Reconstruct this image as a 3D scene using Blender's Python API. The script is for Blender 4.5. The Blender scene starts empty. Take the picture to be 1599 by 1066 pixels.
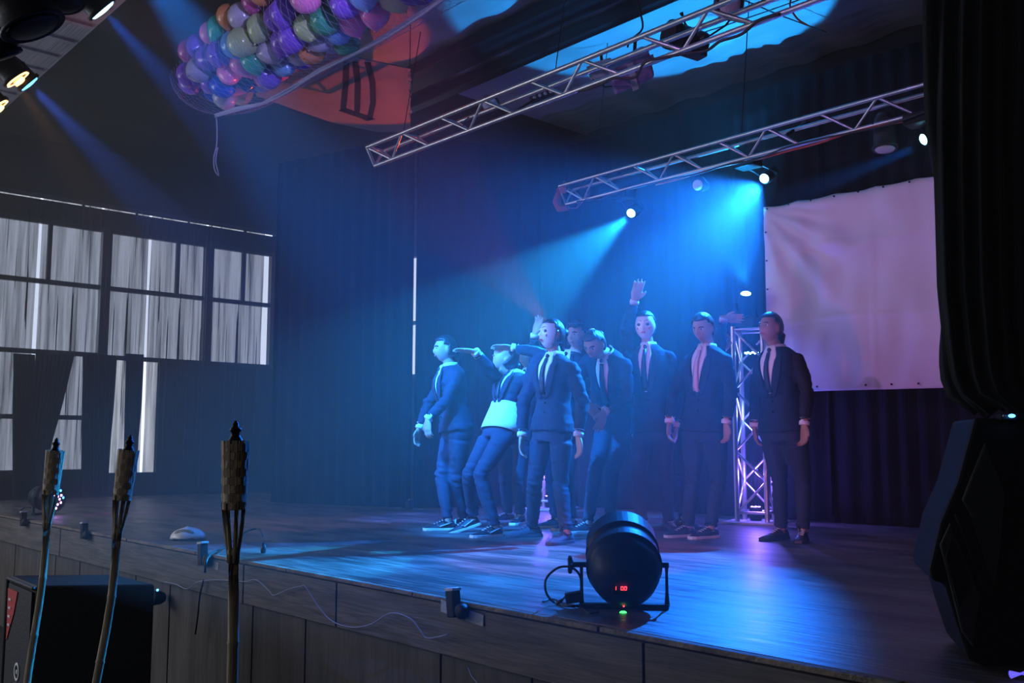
import bpy, bmesh, math, random
from mathutils import Vector, Matrix, noise
random.seed(7)
C = bpy.context.scene.collection
PI = math.pi
V = Vector
# ------------------------------------------------------------------ camera, world, exposure
EYE = V((0, 0, 1.8)); FPX = 1503.0; PITCH = math.radians(6.15); YAW = math.radians(47.67)
STZ = 1.1                                   # stage height
cd = bpy.data.cameras.new('camera'); cam = bpy.data.objects.new('camera', cd); C.objects.link(cam)
cd.sensor_width = 36; cd.lens = FPX/1599*36; cd.clip_start = .05; cd.clip_end = 200
cam.location = EYE; cam.rotation_euler = (PI/2+PITCH, 0, YAW)
sc = bpy.context.scene; sc.camera = cam
sc.view_settings.view_transform = 'Standard'; sc.view_settings.look = 'None'
sc.view_settings.gamma = 1; sc.view_settings.use_curve_mapping = False; sc.view_settings.exposure = 0.0
sc.cycles.max_bounces = 4; sc.cycles.diffuse_bounces = 2; sc.cycles.glossy_bounces = 2
sc.cycles.transmission_bounces = 3; sc.cycles.transparent_max_bounces = 12; sc.cycles.volume_bounces = 0
sc.cycles.sample_clamp_indirect = 4
w = bpy.data.worlds.new('world'); sc.world = w; w.use_nodes = True
w.node_tree.nodes['Background'].inputs[0].default_value = (.80, .86, 1.0, 1)
w.node_tree.nodes['Background'].inputs[1].default_value = 1.45
FW = V((-math.sin(YAW), math.cos(YAW), 0)); RT = V((math.cos(YAW), math.sin(YAW), 0)); UP = V((0, 0, 1))
_F = FW*math.cos(PITCH)+UP*math.sin(PITCH); _U = -FW*math.sin(PITCH)+UP*math.cos(PITCH)
def ray(u, v): return RT*(u-799.5)+_U*(533-v)+_F*FPX
def P(u, v, d):
    r = ray(u, v); return EYE+r*(d/r.dot(FW))
def atZ(u, v, z=STZ):
    r = ray(u, v); return EYE+r*((z-EYE.z)/r.z)
def atY(u, v, y):
    r = ray(u, v); return EYE+r*(y/r.y)
def atX(u, v, x):
    r = ray(u, v); return EYE+r*(x/r.x)
def proj(p):
    q = V(p)-EYE; f = q.dot(_F)
    return 799.5+FPX*q.dot(RT)/f, 533-FPX*q.dot(_U)/f
def dep(p): return (V(p)-EYE).dot(FW)
def aim(o, target):
    o.rotation_euler = (V(target)-o.location).to_track_quat('-Z', 'Y').to_euler()
def spot(loc, target, color, power, half, blend=.15, size=.03, name='spot_light'):
    l = bpy.data.lights.new(name, 'SPOT'); l.color = color; l.energy = power
    l.spot_size = math.radians(2*half); l.spot_blend = blend; l.shadow_soft_size = size
    o = bpy.data.objects.new(name, l); C.objects.link(o); o.location = loc; aim(o, target); return o
def point(loc, color, power, size=.04):
    l = bpy.data.lights.new('point_light', 'POINT'); l.color = color; l.energy = power; l.shadow_soft_size = size
    o = bpy.data.objects.new('point_light', l); C.objects.link(o); o.location = loc; return o
def area(loc, target, color, power, sx, sy):
    l = bpy.data.lights.new('area_light', 'AREA'); l.shape = 'RECTANGLE'; l.size = sx; l.size_y = sy
    l.color = color; l.energy = power
    o = bpy.data.objects.new('area_light', l); C.objects.link(o); o.location = loc; aim(o, target); return o
CEIL = 5.9; H = 4.1
TR1 = V((0, 5.4, 4.8)); TR2 = V((0, 6.95, 4.4))
LA = P(985, 333, 9.3); LB = P(1193, 279, 8.4); LD = P(1441, 218, 7.1)
LC = V((-5.06, 7.54, 3.2)); LE = V((-7.62, 7.5, 3.06))
L1 = P(160, 15, 6.2); L2 = P(45, 130, 7.1)
W1 = P(26, 122, 6.9); W2 = P(-6, 166, 7.1)
# -- stage lights (some sit in the mouth of a lamp built below, the rest are unseen)
spot(LA+V((-.02, -.03, -.05)), P(770, 505, 7.6), (.012, .42, 1), 3300, 12, .3)
spot(LB+V((-.03, -.03, -.05)), P(900, 560, 6.6), (.008, .18, 1), 3300, 29, .45)
spot(LB+V((-.03, -.03, -.05)), P(1040, 440, 7.4), (.02, .34, 1), 2700, 17, .9)
spot(LD+V((-.05, -.0, -.05)), P(1180, 330, 7.0), (.01, .20, 1), 900, 6, .5)
spot(LC+V((0, 0, .08)), V((-5.45, 7.6, CEIL)), (.02, .40, 1), 420, 9, .3)
spot(LC+V((0, 0, .08)), V((-5.4, 6.9, CEIL)), (.012, .36, 1), 1000, 33, .1)
spot(LE+V((0, 0, .08)), atZ(540, 142, 5.3), (1, .10, .01), 260, 18, .2)
T1 = L1+(RT*.6-UP*.66+FW*.50)*5; T2 = L2+(RT*.6-UP*.66+FW*.50)*5
spot(L1+(T1-L1)*.008, T1, (.01, .15, 1), 2300, 10, .6)
spot(L2+(T2-L2)*.008, T2, (.05, .17, 1), 2500, 10, .6)
spot(W1+V((.03, .02, -.08)), V((-7.8, 4.6, STZ)), (1, .45, .16), 160, 14, .7)
spot(V((-5.6, 1.9, 4.85)), V((-6.0, 5.3, 1.9)), (.012, .24, 1), 6000, 15, .8)       # front truss lamp out of view, blue
spot(V((-3.3, 1.9, 4.9)), V((-4.1, 3.75, 1.1)), (.01, .13, 1), 620, 18, .6)            # truss lamp out of view onto the stage front, blue
spot(V((-4.3, -1.5, 5.2)), V((-4.0, 7.3, 2.6)), (.62, .27, 1), 620, 17, .6)        # front wash from the hall, pink
spot(V((-2.9, 2.7, 4.5)), V((-7.8, 3.7, 5.0)), (.45, .42, 1), 420, 9, .7)          # added light raking the balloons to brighten them, no lamp built
spot(V((-4.2, -2.0, 3.6)), V((-4.9, 5.5, 4.75)), (.80, .30, 1), 150, 15, .8)          # pink light added from the hall to brighten the trusses, no lamp built
spot(V((-3.4, 1.9, 4.9)), V((-4.25, 4.45, 1.1)), (1, .09, .07), 520, 12, .5)                # red pool on the stage floor
# -- daylight through the hall windows on the left
area(V((-13.2, -1.5, 3.4)), V((-6, 1.5, 1.6)), (.80, .86, 1), 300, 6, 3)
area(V((-1.5, -4.5, 3.6)), V((-4.5, 1.5, 1.6)), (.85, .88, .95), 19, 3, 2)                # weak fill added behind the camera to brighten the torches
area(V((-8.5, -4.2, 3.6)), V((-6.5, 2.5, 1.0)), (.85, .86, .95), 70, 5, 2)                # added dim fill behind the camera, standing in for hall ambient light
# ------------------------------------------------------------------ materials
M = {}
def mat(name, col, rough=.6, metal=0, bump=None, var=None, emit=None, spec=.5, sheen=0):
    m = bpy.data.materials.new(name); m.use_nodes = True; nt = m.node_tree; b = nt.nodes['Principled BSDF']
    b.inputs['Base Color'].default_value = (*col, 1); b.inputs['Roughness'].default_value = rough
    b.inputs['Metallic'].default_value = metal; b.inputs['Specular IOR Level'].default_value = spec
    if sheen: b.inputs['Sheen Weight'].default_value = sheen
    if emit:
        b.inputs['Emission Color'].default_value = (*emit[0], 1); b.inputs['Emission Strength'].default_value = emit[1]
    if var or bump:
        tc = nt.nodes.new('ShaderNodeTexCoord'); mp = nt.nodes.new('ShaderNodeMapping')
        nt.links.new(tc.outputs['Object'], mp.inputs['Vector'])
        sc_ = (var or bump)[1]; mp.inputs['Scale'].default_value = sc_ if isinstance(sc_, tuple) else (sc_,)*3
        n = nt.nodes.new('ShaderNodeTexNoise'); n.inputs['Scale'].default_value = 1; n.inputs['Detail'].default_value = 6
        nt.links.new(mp.outputs[0], n.inputs['Vector'])
        if var:
            r = nt.nodes.new('ShaderNodeValToRGB'); r.color_ramp.elements[0].position = .35; r.color_ramp.elements[1].position = .68
            r.color_ramp.elements[0].color = (*var[0], 1); r.color_ramp.elements[1].color = (*col, 1)
            nt.links.new(n.outputs['Fac'], r.inputs[0]); nt.links.new(r.outputs[0], b.inputs['Base Color'])
        if bump:
            bp = nt.nodes.new('ShaderNodeBump'); bp.inputs['Strength'].default_value = bump[0]; bp.inputs['Distance'].default_value = .02
            if var:
                mp2 = nt.nodes.new('ShaderNodeMapping'); nt.links.new(tc.outputs['Object'], mp2.inputs['Vector'])
                mp2.inputs['Scale'].default_value = bump[1] if isinstance(bump[1], tuple) else (bump[1],)*3
                n2 = nt.nodes.new('ShaderNodeTexNoise'); n2.inputs['Scale'].default_value = 1; n2.inputs['Detail'].default_value = 5
                nt.links.new(mp2.outputs[0], n2.inputs['Vector']); src = n2
            else: src = n
            nt.links.new(src.outputs['Fac'], bp.inputs['Height']); nt.links.new(bp.outputs[0], b.inputs['Normal'])
    M[name] = m; return m
mat('suit', (.017, .022, .040), .8, bump=(.35, 14), spec=.3)
mat('trouser', (.028, .037, .064), .8, bump=(.35, (9, 9, 26)), spec=.3)
mat('shirt', (.82, .82, .84), .8, bump=(.3, 18))
mat('tie_black', (.015, .015, .02), .5, bump=(.2, 60))
mat('tie_pale', (.75, .55, .62), .5, bump=(.2, 60))
mat('skin', (.56, .34, .25), .5, var=((.50, .29, .21), 9))
mat('skin_dark', (.44, .25, .18), .5, var=((.38, .21, .15), 9))
mat('hair', (.018, .013, .012), .38, bump=(.5, (60, 60, 12)))
mat('lips', (.5, .12, .12), .4, bump=(.1, 40)); mat('eye_dark', (.02, .015, .015), .2, bump=(.1, 40))
mat('eye_white', (.8, .8, .8), .3, bump=(.1, 40))
mat('mask', (.88, .84, .78), .35, var=((.82, .78, .72), 20)); mat('mask_red', (.7, .05, .06), .5, bump=(.1, 40))
mat('shoe_black', (.03, .03, .04), .5, bump=(.3, 50)); mat('sole_white', (.85, .85, .85), .6, bump=(.2, 50))
mat('shoe_suede', (.07, .08, .11), .9, bump=(.3, 80)); mat('sole_orange', (.8, .28, .08), .6, bump=(.2, 50))
mat('aluminium', (.62, .62, .65), .32, .9, bump=(.1, 30))
mat('black_metal', (.010, .010, .012), .45, spec=.15, bump=(.12, 40))
mat('black_plastic', (.009, .009, .010), .6, spec=.25, bump=(.25, 90))
mat('grey_plastic', (.04, .042, .045), .6, spec=.3, bump=(.25, 90))
mat('white_case', (.6, .58, .6), .5, var=((.5, .48, .5), 12))
mat('violet_case', (.42, .30, .52), .45, var=((.18, .12, .26), 12))
mat('lens_pale', (.75, .7, .75), .25, bump=(.5, 120))
mat('red_paint', (.55, .05, .03), .55, var=((.45, .04, .02), 20))
mat('black_cloth', (.012, .013, .017), .9, bump=(.4, (30, 30, 6)))
mat('drape', (.010, .0105, .014), .9, spec=.15, var=((.006, .0065, .009), (3, 3, .4)), bump=(.3, (40, 40, 4)))
mat('ceiling_dark', (.014, .014, .017), .9, var=((.008, .008, .01), 1.5), bump=(.4, 8))
mat('ceiling_pale', (.36, .35, .38), .8, var=((.26, .25, .28), (1, 9, 1)), bump=(.5, (.7, 26, 1)))
mat('pale_cloth', (.42, .42, .44), .85, spec=.1, var=((.34, .34, .36), (1.2, 5, 1)), bump=(.6, (1.2, 7, 1)))
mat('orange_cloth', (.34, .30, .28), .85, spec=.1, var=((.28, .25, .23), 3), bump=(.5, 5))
mat('paint_black', (.012, .012, .014), .8, bump=(.2, 30))
mat('wall', (.022, .022, .027), .9, var=((.014, .014, .018), 2), bump=(.4, 12))
mat('frame', (.05, .05, .055), .6, bump=(.2, 30))
mat('sheet', (.80, .76, .80), .8, var=((.74, .70, .75), 2), bump=(.35, (2.5, 2.5, 4)))
mat('seam', (.45, .42, .47), .8, bump=(.2, 40))
mat('wood_fascia', (.17, .145, .125), .75, var=((.085, .075, .068), (2.2, 2.2, 14)), bump=(.5, (4, 4, 40)))
mat('wood_panel', (.12, .105, .095), .8, var=((.07, .062, .056), (8, 8, 1.5)), bump=(.4, (30, 30, 4)))
mat('wood_edge', (.30, .23, .17), .75, var=((.12, .10, .08), (9, 9, 9)), bump=(.6, 40))
mat('hall_floor', (.05, .05, .052), .6, var=((.03, .03, .032), 3), bump=(.3, 20))
mat('bamboo', (.46, .36, .22), .55, var=((.34, .26, .15), (60, 60, 5)), bump=(.4, (90, 90, 8)))
mat('weave', (.52, .40, .27), .65, var=((.38, .28, .18), (80, 80, 20)), bump=(.4, 90))
mat('tape', (.42, .42, .44), .55, bump=(.5, 60)); mat('cord_black', (.012, .012, .014), .5, bump=(.1, 60))
mat('cord_pale', (.28, .30, .42), .4, bump=(.2, 60)); mat('net', (.42, .42, .6), .6, bump=(.2, 60))
mat('red_label', (.55, .06, .06), .5, bump=(.1, 40)); mat('white_paint', (.8, .8, .8), .5, bump=(.1, 40))
mat('glow_cyan', (.3, .8, 1), .4, emit=((.25, .75, 1), 14)); mat('glow_blue', (.1, .4, 1), .4, emit=((.05, .33, 1), 9))
mat('glow_warm', (1, .6, .3), .4, emit=((1, .50, .16), 5)); mat('glow_violet', (.6, .3, 1), .4, emit=((.6, .25, 1), 9))
mat('glow_pink', (1, .5, .8), .4, emit=((1, .35, .75), 8)); mat('glow_red', (1, .1, .1), .4, emit=((1, .02, .03), 7))
mat('glow_indigo', (.2, .15, .9), .4, emit=((.12, .10, .8), 1.2)); mat('glow_green', (.1, 1, .2), .4, emit=((.05, 1, .12), 4)); mat('dim_reflector', (.75, .35, .15), .25, .9, emit=((1, .3, .06), .35))
# stage floor: dark painted boards, scuffed, half-gloss
def stage_floor_mat():
    m = bpy.data.materials.new('stage_floor'); m.use_nodes = True; nt = m.node_tree; b = nt.nodes['Principled BSDF']; N = nt.nodes; L = nt.links
    tc = N.new('ShaderNodeTexCoord')
    def nz(scale, s, det=8, rot=0):
        mp = N.new('ShaderNodeMapping'); L.new(tc.outputs['Object'], mp.inputs['Vector']); mp.inputs['Scale'].default_value = scale; mp.inputs['Rotation'].default_value = (0, 0, rot)
        n = N.new('ShaderNodeTexNoise'); n.inputs['Scale'].default_value = s; n.inputs['Detail'].default_value = det; L.new(mp.outputs[0], n.inputs['Vector']); return n
    a = nz((1, 3.2, 1), 1.6); c = nz((1.2, 14, 1), 2.5, 6, .15); e = nz((1, 1, 1), .7, 4)
    r = N.new('ShaderNodeValToRGB'); L.new(a.outputs['Fac'], r.inputs[0]); r.color_ramp.elements[0].position = .36; r.color_ramp.elements[1].position = .66
    r.color_ramp.elements[0].color = (.055, .05, .052, 1); r.color_ramp.elements[1].color = (.23, .19, .18, 1)
    r2 = N.new('ShaderNodeValToRGB'); L.new(c.outputs['Fac'], r2.inputs[0]); r2.color_ramp.elements[0].position = .4; r2.color_ramp.elements[1].position = .72
    r2.color_ramp.elements[0].color = (.62, .62, .62, 1); r2.color_ramp.elements[1].color = (1.5, 1.45, 1.4, 1)
    mx = N.new('ShaderNodeMixRGB'); mx.blend_type = 'MULTIPLY'; mx.inputs[0].default_value = 1; L.new(r.outputs[0], mx.inputs[1]); L.new(r2.outputs[0], mx.inputs[2])
    L.new(mx.outputs[0], b.inputs['Base Color'])
    r3 = N.new('ShaderNodeMapRange'); L.new(c.outputs['Fac'], r3.inputs[0]); r3.inputs[1].default_value = .3; r3.inputs[2].default_value = .7; r3.inputs[3].default_value = .30; r3.inputs[4].default_value = .55
    L.new(r3.outputs[0], b.inputs['Roughness'])
    bp = N.new('ShaderNodeBump'); bp.inputs['Strength'].default_value = .35; bp.inputs['Distance'].default_value = .01; L.new(c.outputs['Fac'], bp.inputs['Height']); L.new(bp.outputs[0], b.inputs['Normal'])
    M['stage_floor'] = m
stage_floor_mat()
def sheer_mat(name, lo, hi):
    m = bpy.data.materials.new(name); m.use_nodes = True; nt = m.node_tree; N = nt.nodes; L = nt.links; b = N['Principled BSDF']; out = N['Material Output']
    b.inputs['Base Color'].default_value = (.035, .035, .042, 1); b.inputs['Roughness'].default_value = .9
    t = N.new('ShaderNodeBsdfTransparent'); mx = N.new('ShaderNodeMixShader'); tc = N.new('ShaderNodeTexCoord'); mp = N.new('ShaderNodeMapping')
    mp.inputs['Scale'].default_value = (1, 9, .25); L.new(tc.outputs['Object'], mp.inputs['Vector'])
    n = N.new('ShaderNodeTexNoise'); n.inputs['Scale'].default_value = 1.6; n.inputs['Detail'].default_value = 5; n.inputs['Roughness'].default_value = .7; L.new(mp.outputs[0], n.inputs['Vector'])
    r = N.new('ShaderNodeMapRange'); r.inputs[1].default_value = .42; r.inputs[2].default_value = .72; r.inputs[3].default_value = lo; r.inputs[4].default_value = hi
    L.new(n.outputs['Fac'], r.inputs[0])
    mp2 = N.new('ShaderNodeMapping'); mp2.inputs['Scale'].default_value = (1, 26, .35); L.new(tc.outputs['Object'], mp2.inputs['Vector'])
    n2 = N.new('ShaderNodeTexNoise'); n2.inputs['Scale'].default_value = 1; n2.inputs['Detail'].default_value = 2; L.new(mp2.outputs[0], n2.inputs['Vector'])
    r2 = N.new('ShaderNodeMapRange'); r2.inputs[1].default_value = .60; r2.inputs[2].default_value = .66; L.new(n2.outputs['Fac'], r2.inputs[0])
    mm = N.new('ShaderNodeMath'); mm.operation = 'MAXIMUM'; L.new(r.outputs[0], mm.inputs[0]); L.new(r2.outputs[0], mm.inputs[1]); L.new(mm.outputs[0], mx.inputs[0]); L.new(t.outputs[0], mx.inputs[1]); L.new(b.outputs[0], mx.inputs[2]); L.new(mx.outputs[0], out.inputs['Surface'])
    M[name] = m
sheer_mat('sheer', .60, .97)
def glass_mat():
    m = bpy.data.materials.new('pane'); m.use_nodes = True; nt = m.node_tree; N = nt.nodes; L = nt.links; out = N['Material Output']
    t = N.new('ShaderNodeBsdfTransparent'); t.inputs[0].default_value = (.82, .84, .88, 1); g = N.new('ShaderNodeBsdfGlossy'); g.inputs['Roughness'].default_value = .15
    mx = N.new('ShaderNodeMixShader'); mx.inputs[0].default_value = .06; L.new(t.outputs[0], mx.inputs[1]); L.new(g.outputs[0], mx.inputs[2]); L.new(mx.outputs[0], out.inputs['Surface'])
    M['pane'] = m
glass_mat()
BALLOON = {'blue': (.03, .08, .75), 'light blue': (.18, .42, .9), 'violet': (.26, .10, .75), 'pink': (.95, .25, .6), 'magenta': (.55, .08, .35),
           'green': (.05, .42, .25), 'pearl grey': (.50, .45, .62), 'yellow-green': (.45, .55, .28), 'dark blue': (.02, .03, .25), 'orange': (.75, .28, .12)}
for k, c in BALLOON.items(): mat('balloon '+k, c, .22, bump=(.03, 6))
# ------------------------------------------------------------------ helpers
ORI = {}
def tag(o, label=None, cat=None, group=None, kind=None):
    if label: o['label'] = label
    if cat: o['category'] = cat
    if group: o['group'] = group
    if kind: o['kind'] = kind
    return o
def thing(name, loc, label, cat, group=None):
    o = bpy.data.objects.new(name, None); C.objects.link(o); o.location = loc; o.empty_display_size = .1
    ORI[o.name] = V(loc); return tag(o, label, cat, group)
def link(name, me, parent=None, loc=None):
    o = bpy.data.objects.new(name, me); C.objects.link(o)
    if parent: o.parent = parent; ORI[o.name] = ORI[parent.name]
    return o
def frame(d, up=UP):
    d = V(d).normalized(); up = V(up)
    if abs(d.dot(up.normalized())) > .97: up = V((1, 0, 0)) if abs(d.x) < .9 else V((0, 1, 0))
    x = d.cross(up).normalized(); y = x.cross(d).normalized(); return x, y, d
class MB:
    def __init__(s): s.v = []; s.f = []
    def add(s, vs, fs):
        k = len(s.v); s.v += [V(q) for q in vs]; s.f += [tuple(i+k for i in f) for f in fs]; return s
    def box(s, c, size, ax=None):
        ax = ax or (V((1, 0, 0)), V((0, 1, 0)), V((0, 0, 1))); c = V(c)
        vs = [c+ax[0]*(sx*size[0]/2)+ax[1]*(sy*size[1]/2)+ax[2]*(sz*size[2]/2) for sz in (-1, 1) for sx, sy in ((-1, -1), (1, -1), (1, 1), (-1, 1))]
        return s.add(vs, [(3, 2, 1, 0), (4, 5, 6, 7), (0, 1, 5, 4), (1, 2, 6, 5), (2, 3, 7, 6), (3, 0, 4, 7)])
    def rings(s, rings, cap=True):
        n = len(rings[0]); k = len(s.v); s.v += [V(q) for r in rings for q in r]
        for i in range(len(rings)-1):
            for j in range(n):
                j2 = (j+1) % n; s.f.append((k+i*n+j, k+i*n+j2, k+(i+1)*n+j2, k+(i+1)*n+j))
        if cap:
            s.f.append(tuple(k+j for j in reversed(range(n)))); e = k+(len(rings)-1)*n; s.f.append(tuple(e+j for j in range(n)))
        return s
    def tube(s, pts, rad, n=8, cap=True):
        pts = [V(p) for p in pts]; m = len(pts)
        if not hasattr(rad, '__len__'): rad = [rad]*m
        rs = []; px = None
        for i in range(m):
            t = (pts[min(i+1, m-1)]-pts[max(i-1, 0)])
            if t.length < 1e-9: t = V((0, 0, 1))
            t.normalize()
            if px is None: px, py, _ = frame(t)
            else:
                px = (px-t*px.dot(t))
                if px.length < 1e-6: px, _, _ = frame(t)
                px.normalize(); py = t.cross(px)
            rs.append([pts[i]+px*(rad[i]*math.cos(a))+py*(rad[i]*math.sin(a)) for a in [2*PI*j/n for j in range(n)]])
        return s.rings(rs, cap)
    def lathe(s, o, d, prof, n=20, cap=True, up=UP):
        x, y, d = frame(d, up); o = V(o)
        return s.rings([[o+d*h+x*(r*math.cos(2*PI*j/n))+y*(r*math.sin(2*PI*j/n)) for j in range(n)] for h, r in prof], cap)
    def ball(s, c, r, ax=None, n=12, m=8):
        c = V(c); r = V((r, r, r)) if not hasattr(r, '__len__') else V(r); ax = ax or (V((1, 0, 0)), V((0, 1, 0)), V((0, 0, 1)))
        rs = []
        for i in range(1, m):
            t = PI*i/m; rs.append([c+ax[0]*(r[0]*math.sin(t)*math.cos(2*PI*j/n))+ax[1]*(r[1]*math.sin(t)*math.sin(2*PI*j/n))+ax[2]*(-r[2]*math.cos(t)) for j in range(n)])
        k = len(s.v); s.rings(rs, False); a = len(s.v); s.v += [c-ax[2]*r[2], c+ax[2]*r[2]]
        for j in range(n):
            j2 = (j+1) % n; s.f.append((a, k+j2, k+j)); e = k+(m-2)*n; s.f.append((a+1, e+j, e+j2))
        return s
    def prism(s, poly, off):
        n = len(poly); return s.add([V(p) for p in poly]+[V(p)+V(off) for p in poly],
            [tuple(reversed(range(n))), tuple(range(n, 2*n))]+[(i, (i+1) % n, n+(i+1) % n, n+i) for i in range(n)])
    def mesh(s, name, o=V((0, 0, 0)), smooth=False):
        me = bpy.data.meshes.new(name); me.from_pydata([tuple(v-o) for v in s.v], [], s.f); me.update()
        bm = bmesh.new(); bm.from_mesh(me); bmesh.ops.recalc_face_normals(bm, faces=bm.faces); bm.to_mesh(me); bm.free()
        if smooth: me.shade_smooth()
        return me
    def build(s, name, m, parent=None, smooth=False, loc=None, bevel=0):
        if parent: o = V(ORI[parent.name])
        elif loc is not None: o = V(loc)
        else:
            xs = [v.x for v in s.v]; ys = [v.y for v in s.v]; o = V(((min(xs)+max(xs))/2, (min(ys)+max(ys))/2, min(v.z for v in s.v)))
        me = s.mesh(name, o, smooth); me.materials.append(M[m] if isinstance(m, str) else m)
        ob = link(name, me, parent)
        if not parent: ob.location = o; ORI[ob.name] = o
        if bevel:
            b = ob.modifiers.new('bevel', 'BEVEL'); b.width = bevel; b.segments = 2; b.limit_method = 'ANGLE'
        return ob
_rod = {}
def rod(name, a, b, r, m, parent):
    key = m
    if key not in _rod:
        me = MB().lathe((0, 0, 0), (0, 0, 1), [(0, 1), (1, 1)], 8).mesh('rod', smooth=True); me.materials.append(M[m]); _rod[key] = me
    a = V(a); b = V(b); d = b-a; o = link(name, _rod[key], parent)
    o.matrix_basis = Matrix.Translation(a-ORI[parent.name]) @ d.to_track_quat('Z', 'Y').to_matrix().to_4x4() @ Matrix.Diagonal((r, r, d.length, 1))
    return o
def remesh(mb, voxel, smooth=1, factor=.5):
    ob = bpy.data.objects.new('tmp', mb.mesh('tmp')); C.objects.link(ob)
    r = ob.modifiers.new('r', 'REMESH'); r.mode = 'VOXEL'; r.voxel_size = voxel
    if smooth:
        q = ob.modifiers.new('s', 'SMOOTH'); q.iterations = smooth; q.factor = factor
    dg = bpy.context.evaluated_depsgraph_get(); me = bpy.data.meshes.new_from_object(ob.evaluated_get(dg))
    bpy.data.objects.remove(ob); me.materials.clear(); return me
def put(me, name, m, parent):
    me.name = name; me.materials.append(M[m]); me.transform(Matrix.Translation(-ORI[parent.name])); me.shade_smooth(); return link(name, me, parent)
def lerp(a, b, t): return a+(b-a)*t
# ------------------------------------------------------------------ the setting
XW = -13.6
def structure(o, label=None):
    o['kind'] = 'structure'
    if label: o['label'] = label
    return o
structure(MB().box((-4.8, 1.5, -.05), (18.4, 15.6, .1)).build('floor', 'hall_floor'), 'dark hall floor below the stage')
structure(MB().box((-4.8, -1.6, CEIL+.05), (18.4, 9.4, .1)).build('ceiling', 'ceiling_pale'), 'pale ribbed ceiling over the hall')
structure(MB().box((-4.8, 6.15, CEIL+.05), (18.4, 6.1, .1)).build('ceiling.001', 'ceiling_dark'), 'dark ceiling over the stage')
cm = MB()
for i in range(36):                                  # sheet ribs of the hall ceiling
    cm.box((XW+.4+i*.5, -1.6, CEIL-.01), (.05, 9.3, .03))
# ribs as parts of the ceiling
hc = bpy.data.objects['ceiling']
for i in range(34):
    b = MB().box((XW+.6+i*.5, -1.6, CEIL-.012), (.06, 9.3, .024)).build('ceiling_rib', 'ceiling_pale', hc)
structure(MB().box((-4.8, 9.05, 2.9), (18.4, .1, 2.0)).build('wall_back', 'wall')) if False else None
wb = thing('wall_back', (-4.8, 9.05, 0), 'dark back wall behind the stage drapes', None); wb['kind'] = 'structure'
# back wall with a window opening seen through the slit in the drapes
bx0, bx1, bz0, bz1 = -12.9, -11.3, 2.86, 4.82
for (x0, x1, z0, z1) in ((XW-.1, bx0, 0, CEIL), (bx1, 4.4, 0, CEIL), (bx0, bx1, 0, bz0), (bx0, bx1, bz1, CEIL)):
    MB().box(((x0+x1)/2, 9.05, (z0+z1)/2), (x1-x0, .1, z1-z0)).build('wall_section', 'wall', wb)
w0 = thing('window_1', ((bx0+bx1)/2, 9.05, bz0), 'daylit window in the back wall seen as a slit between drapes', None); w0['kind'] = 'structure'
for z in (bz0+.02, 3.72, bz1-.02): MB().box(((bx0+bx1)/2, 9.03, z), (bx1-bx0, .08, .05)).build('window_rail', 'frame', w0)
for x in (bx0+.02, bx1-.02): MB().box((x, 9.03, (bz0+bz1)/2), (.05, .08, bz1-bz0)).build('window_post', 'frame', w0)
MB().box(((bx0+bx1)/2, 9.06, (bz0+bz1)/2), (bx1-bx0, .006, bz1-bz0)).build('pane', 'pane', w0)
structure(MB().box((4.35, 1.5, 2.95), (.1, 15.4, 5.9)).build('wall_right', 'wall'))
structure(MB().box((-4.8, -6.25, 2.95), (18.2, .1, 5.9)).build('wall_front', 'wall'))
# left wall, window band
wl = thing('wall_left', (XW-.05, 1.5, 0), 'dark left wall carrying a tall band of gridded windows', None); wl['kind'] = 'structure'
def wsec(y0, y1, z0, z1): MB().box((XW-.05, (y0+y1)/2, (z0+z1)/2), (.1, y1-y0, z1-z0)).build('wall_section', 'wall', wl)
WY0, WY1, WZ1 = 1.7, 7.32, 4.80
wsec(-6.2, WY0, 0, CEIL); wsec(WY1, 9.0, 0, CEIL); wsec(WY0, WY1, 0, 1.42); wsec(WY0, WY1, WZ1, 5.08); wsec(WY0, WY1, 5.15, CEIL); wsec(5.55, WY1, 1.42, 2.98)
bays = [(1.7, 3.2), (3.2, 4.74), (4.74, 6.24), (6.24, 7.32)]
for bi, (y0, y1) in enumerate(bays):
    zb = 1.42 if y1 < 5.5 else 2.98
    wn = thing('window_%d' % (bi+2), (XW, (y0+y1)/2, zb), ['window bay at the left frame edge behind sheer black curtain', 'window bay second from the left behind sheer curtain',
        'window bay third from the left, its lower half walled up', 'rightmost window bay beside the dark drapes'][bi], None); wn['kind'] = 'structure'
    zs = [1.45, 2.17, 3.03, 3.97, 4.78] if zb < 2 else [3.01, 3.97, 4.78]
    for z in zs: MB().box((XW+.02, (y0+y1)/2, z), (.07, y1-y0, .06)).build('window_rail', 'frame', wn)
    MB().box((XW+.03, y1-.03, (zb+4.8)/2), (.10, .13, 4.8-zb)).build('window_post', 'frame', wn)
    ym = (y0+y1)/2+(.25 if bi == 2 else 0)
    MB().box((XW+.02, ym, (3.97+4.8)/2), (.06, .05, .83)).build('mullion', 'frame', wn)
    for k in range(len(zs)-1):
        MB().box((XW-.03, (y0+y1)/2, (zs[k]+zs[k+1])/2), (.006, y1-y0, zs[k+1]-zs[k])).build('pane', 'pane', wn)
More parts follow.
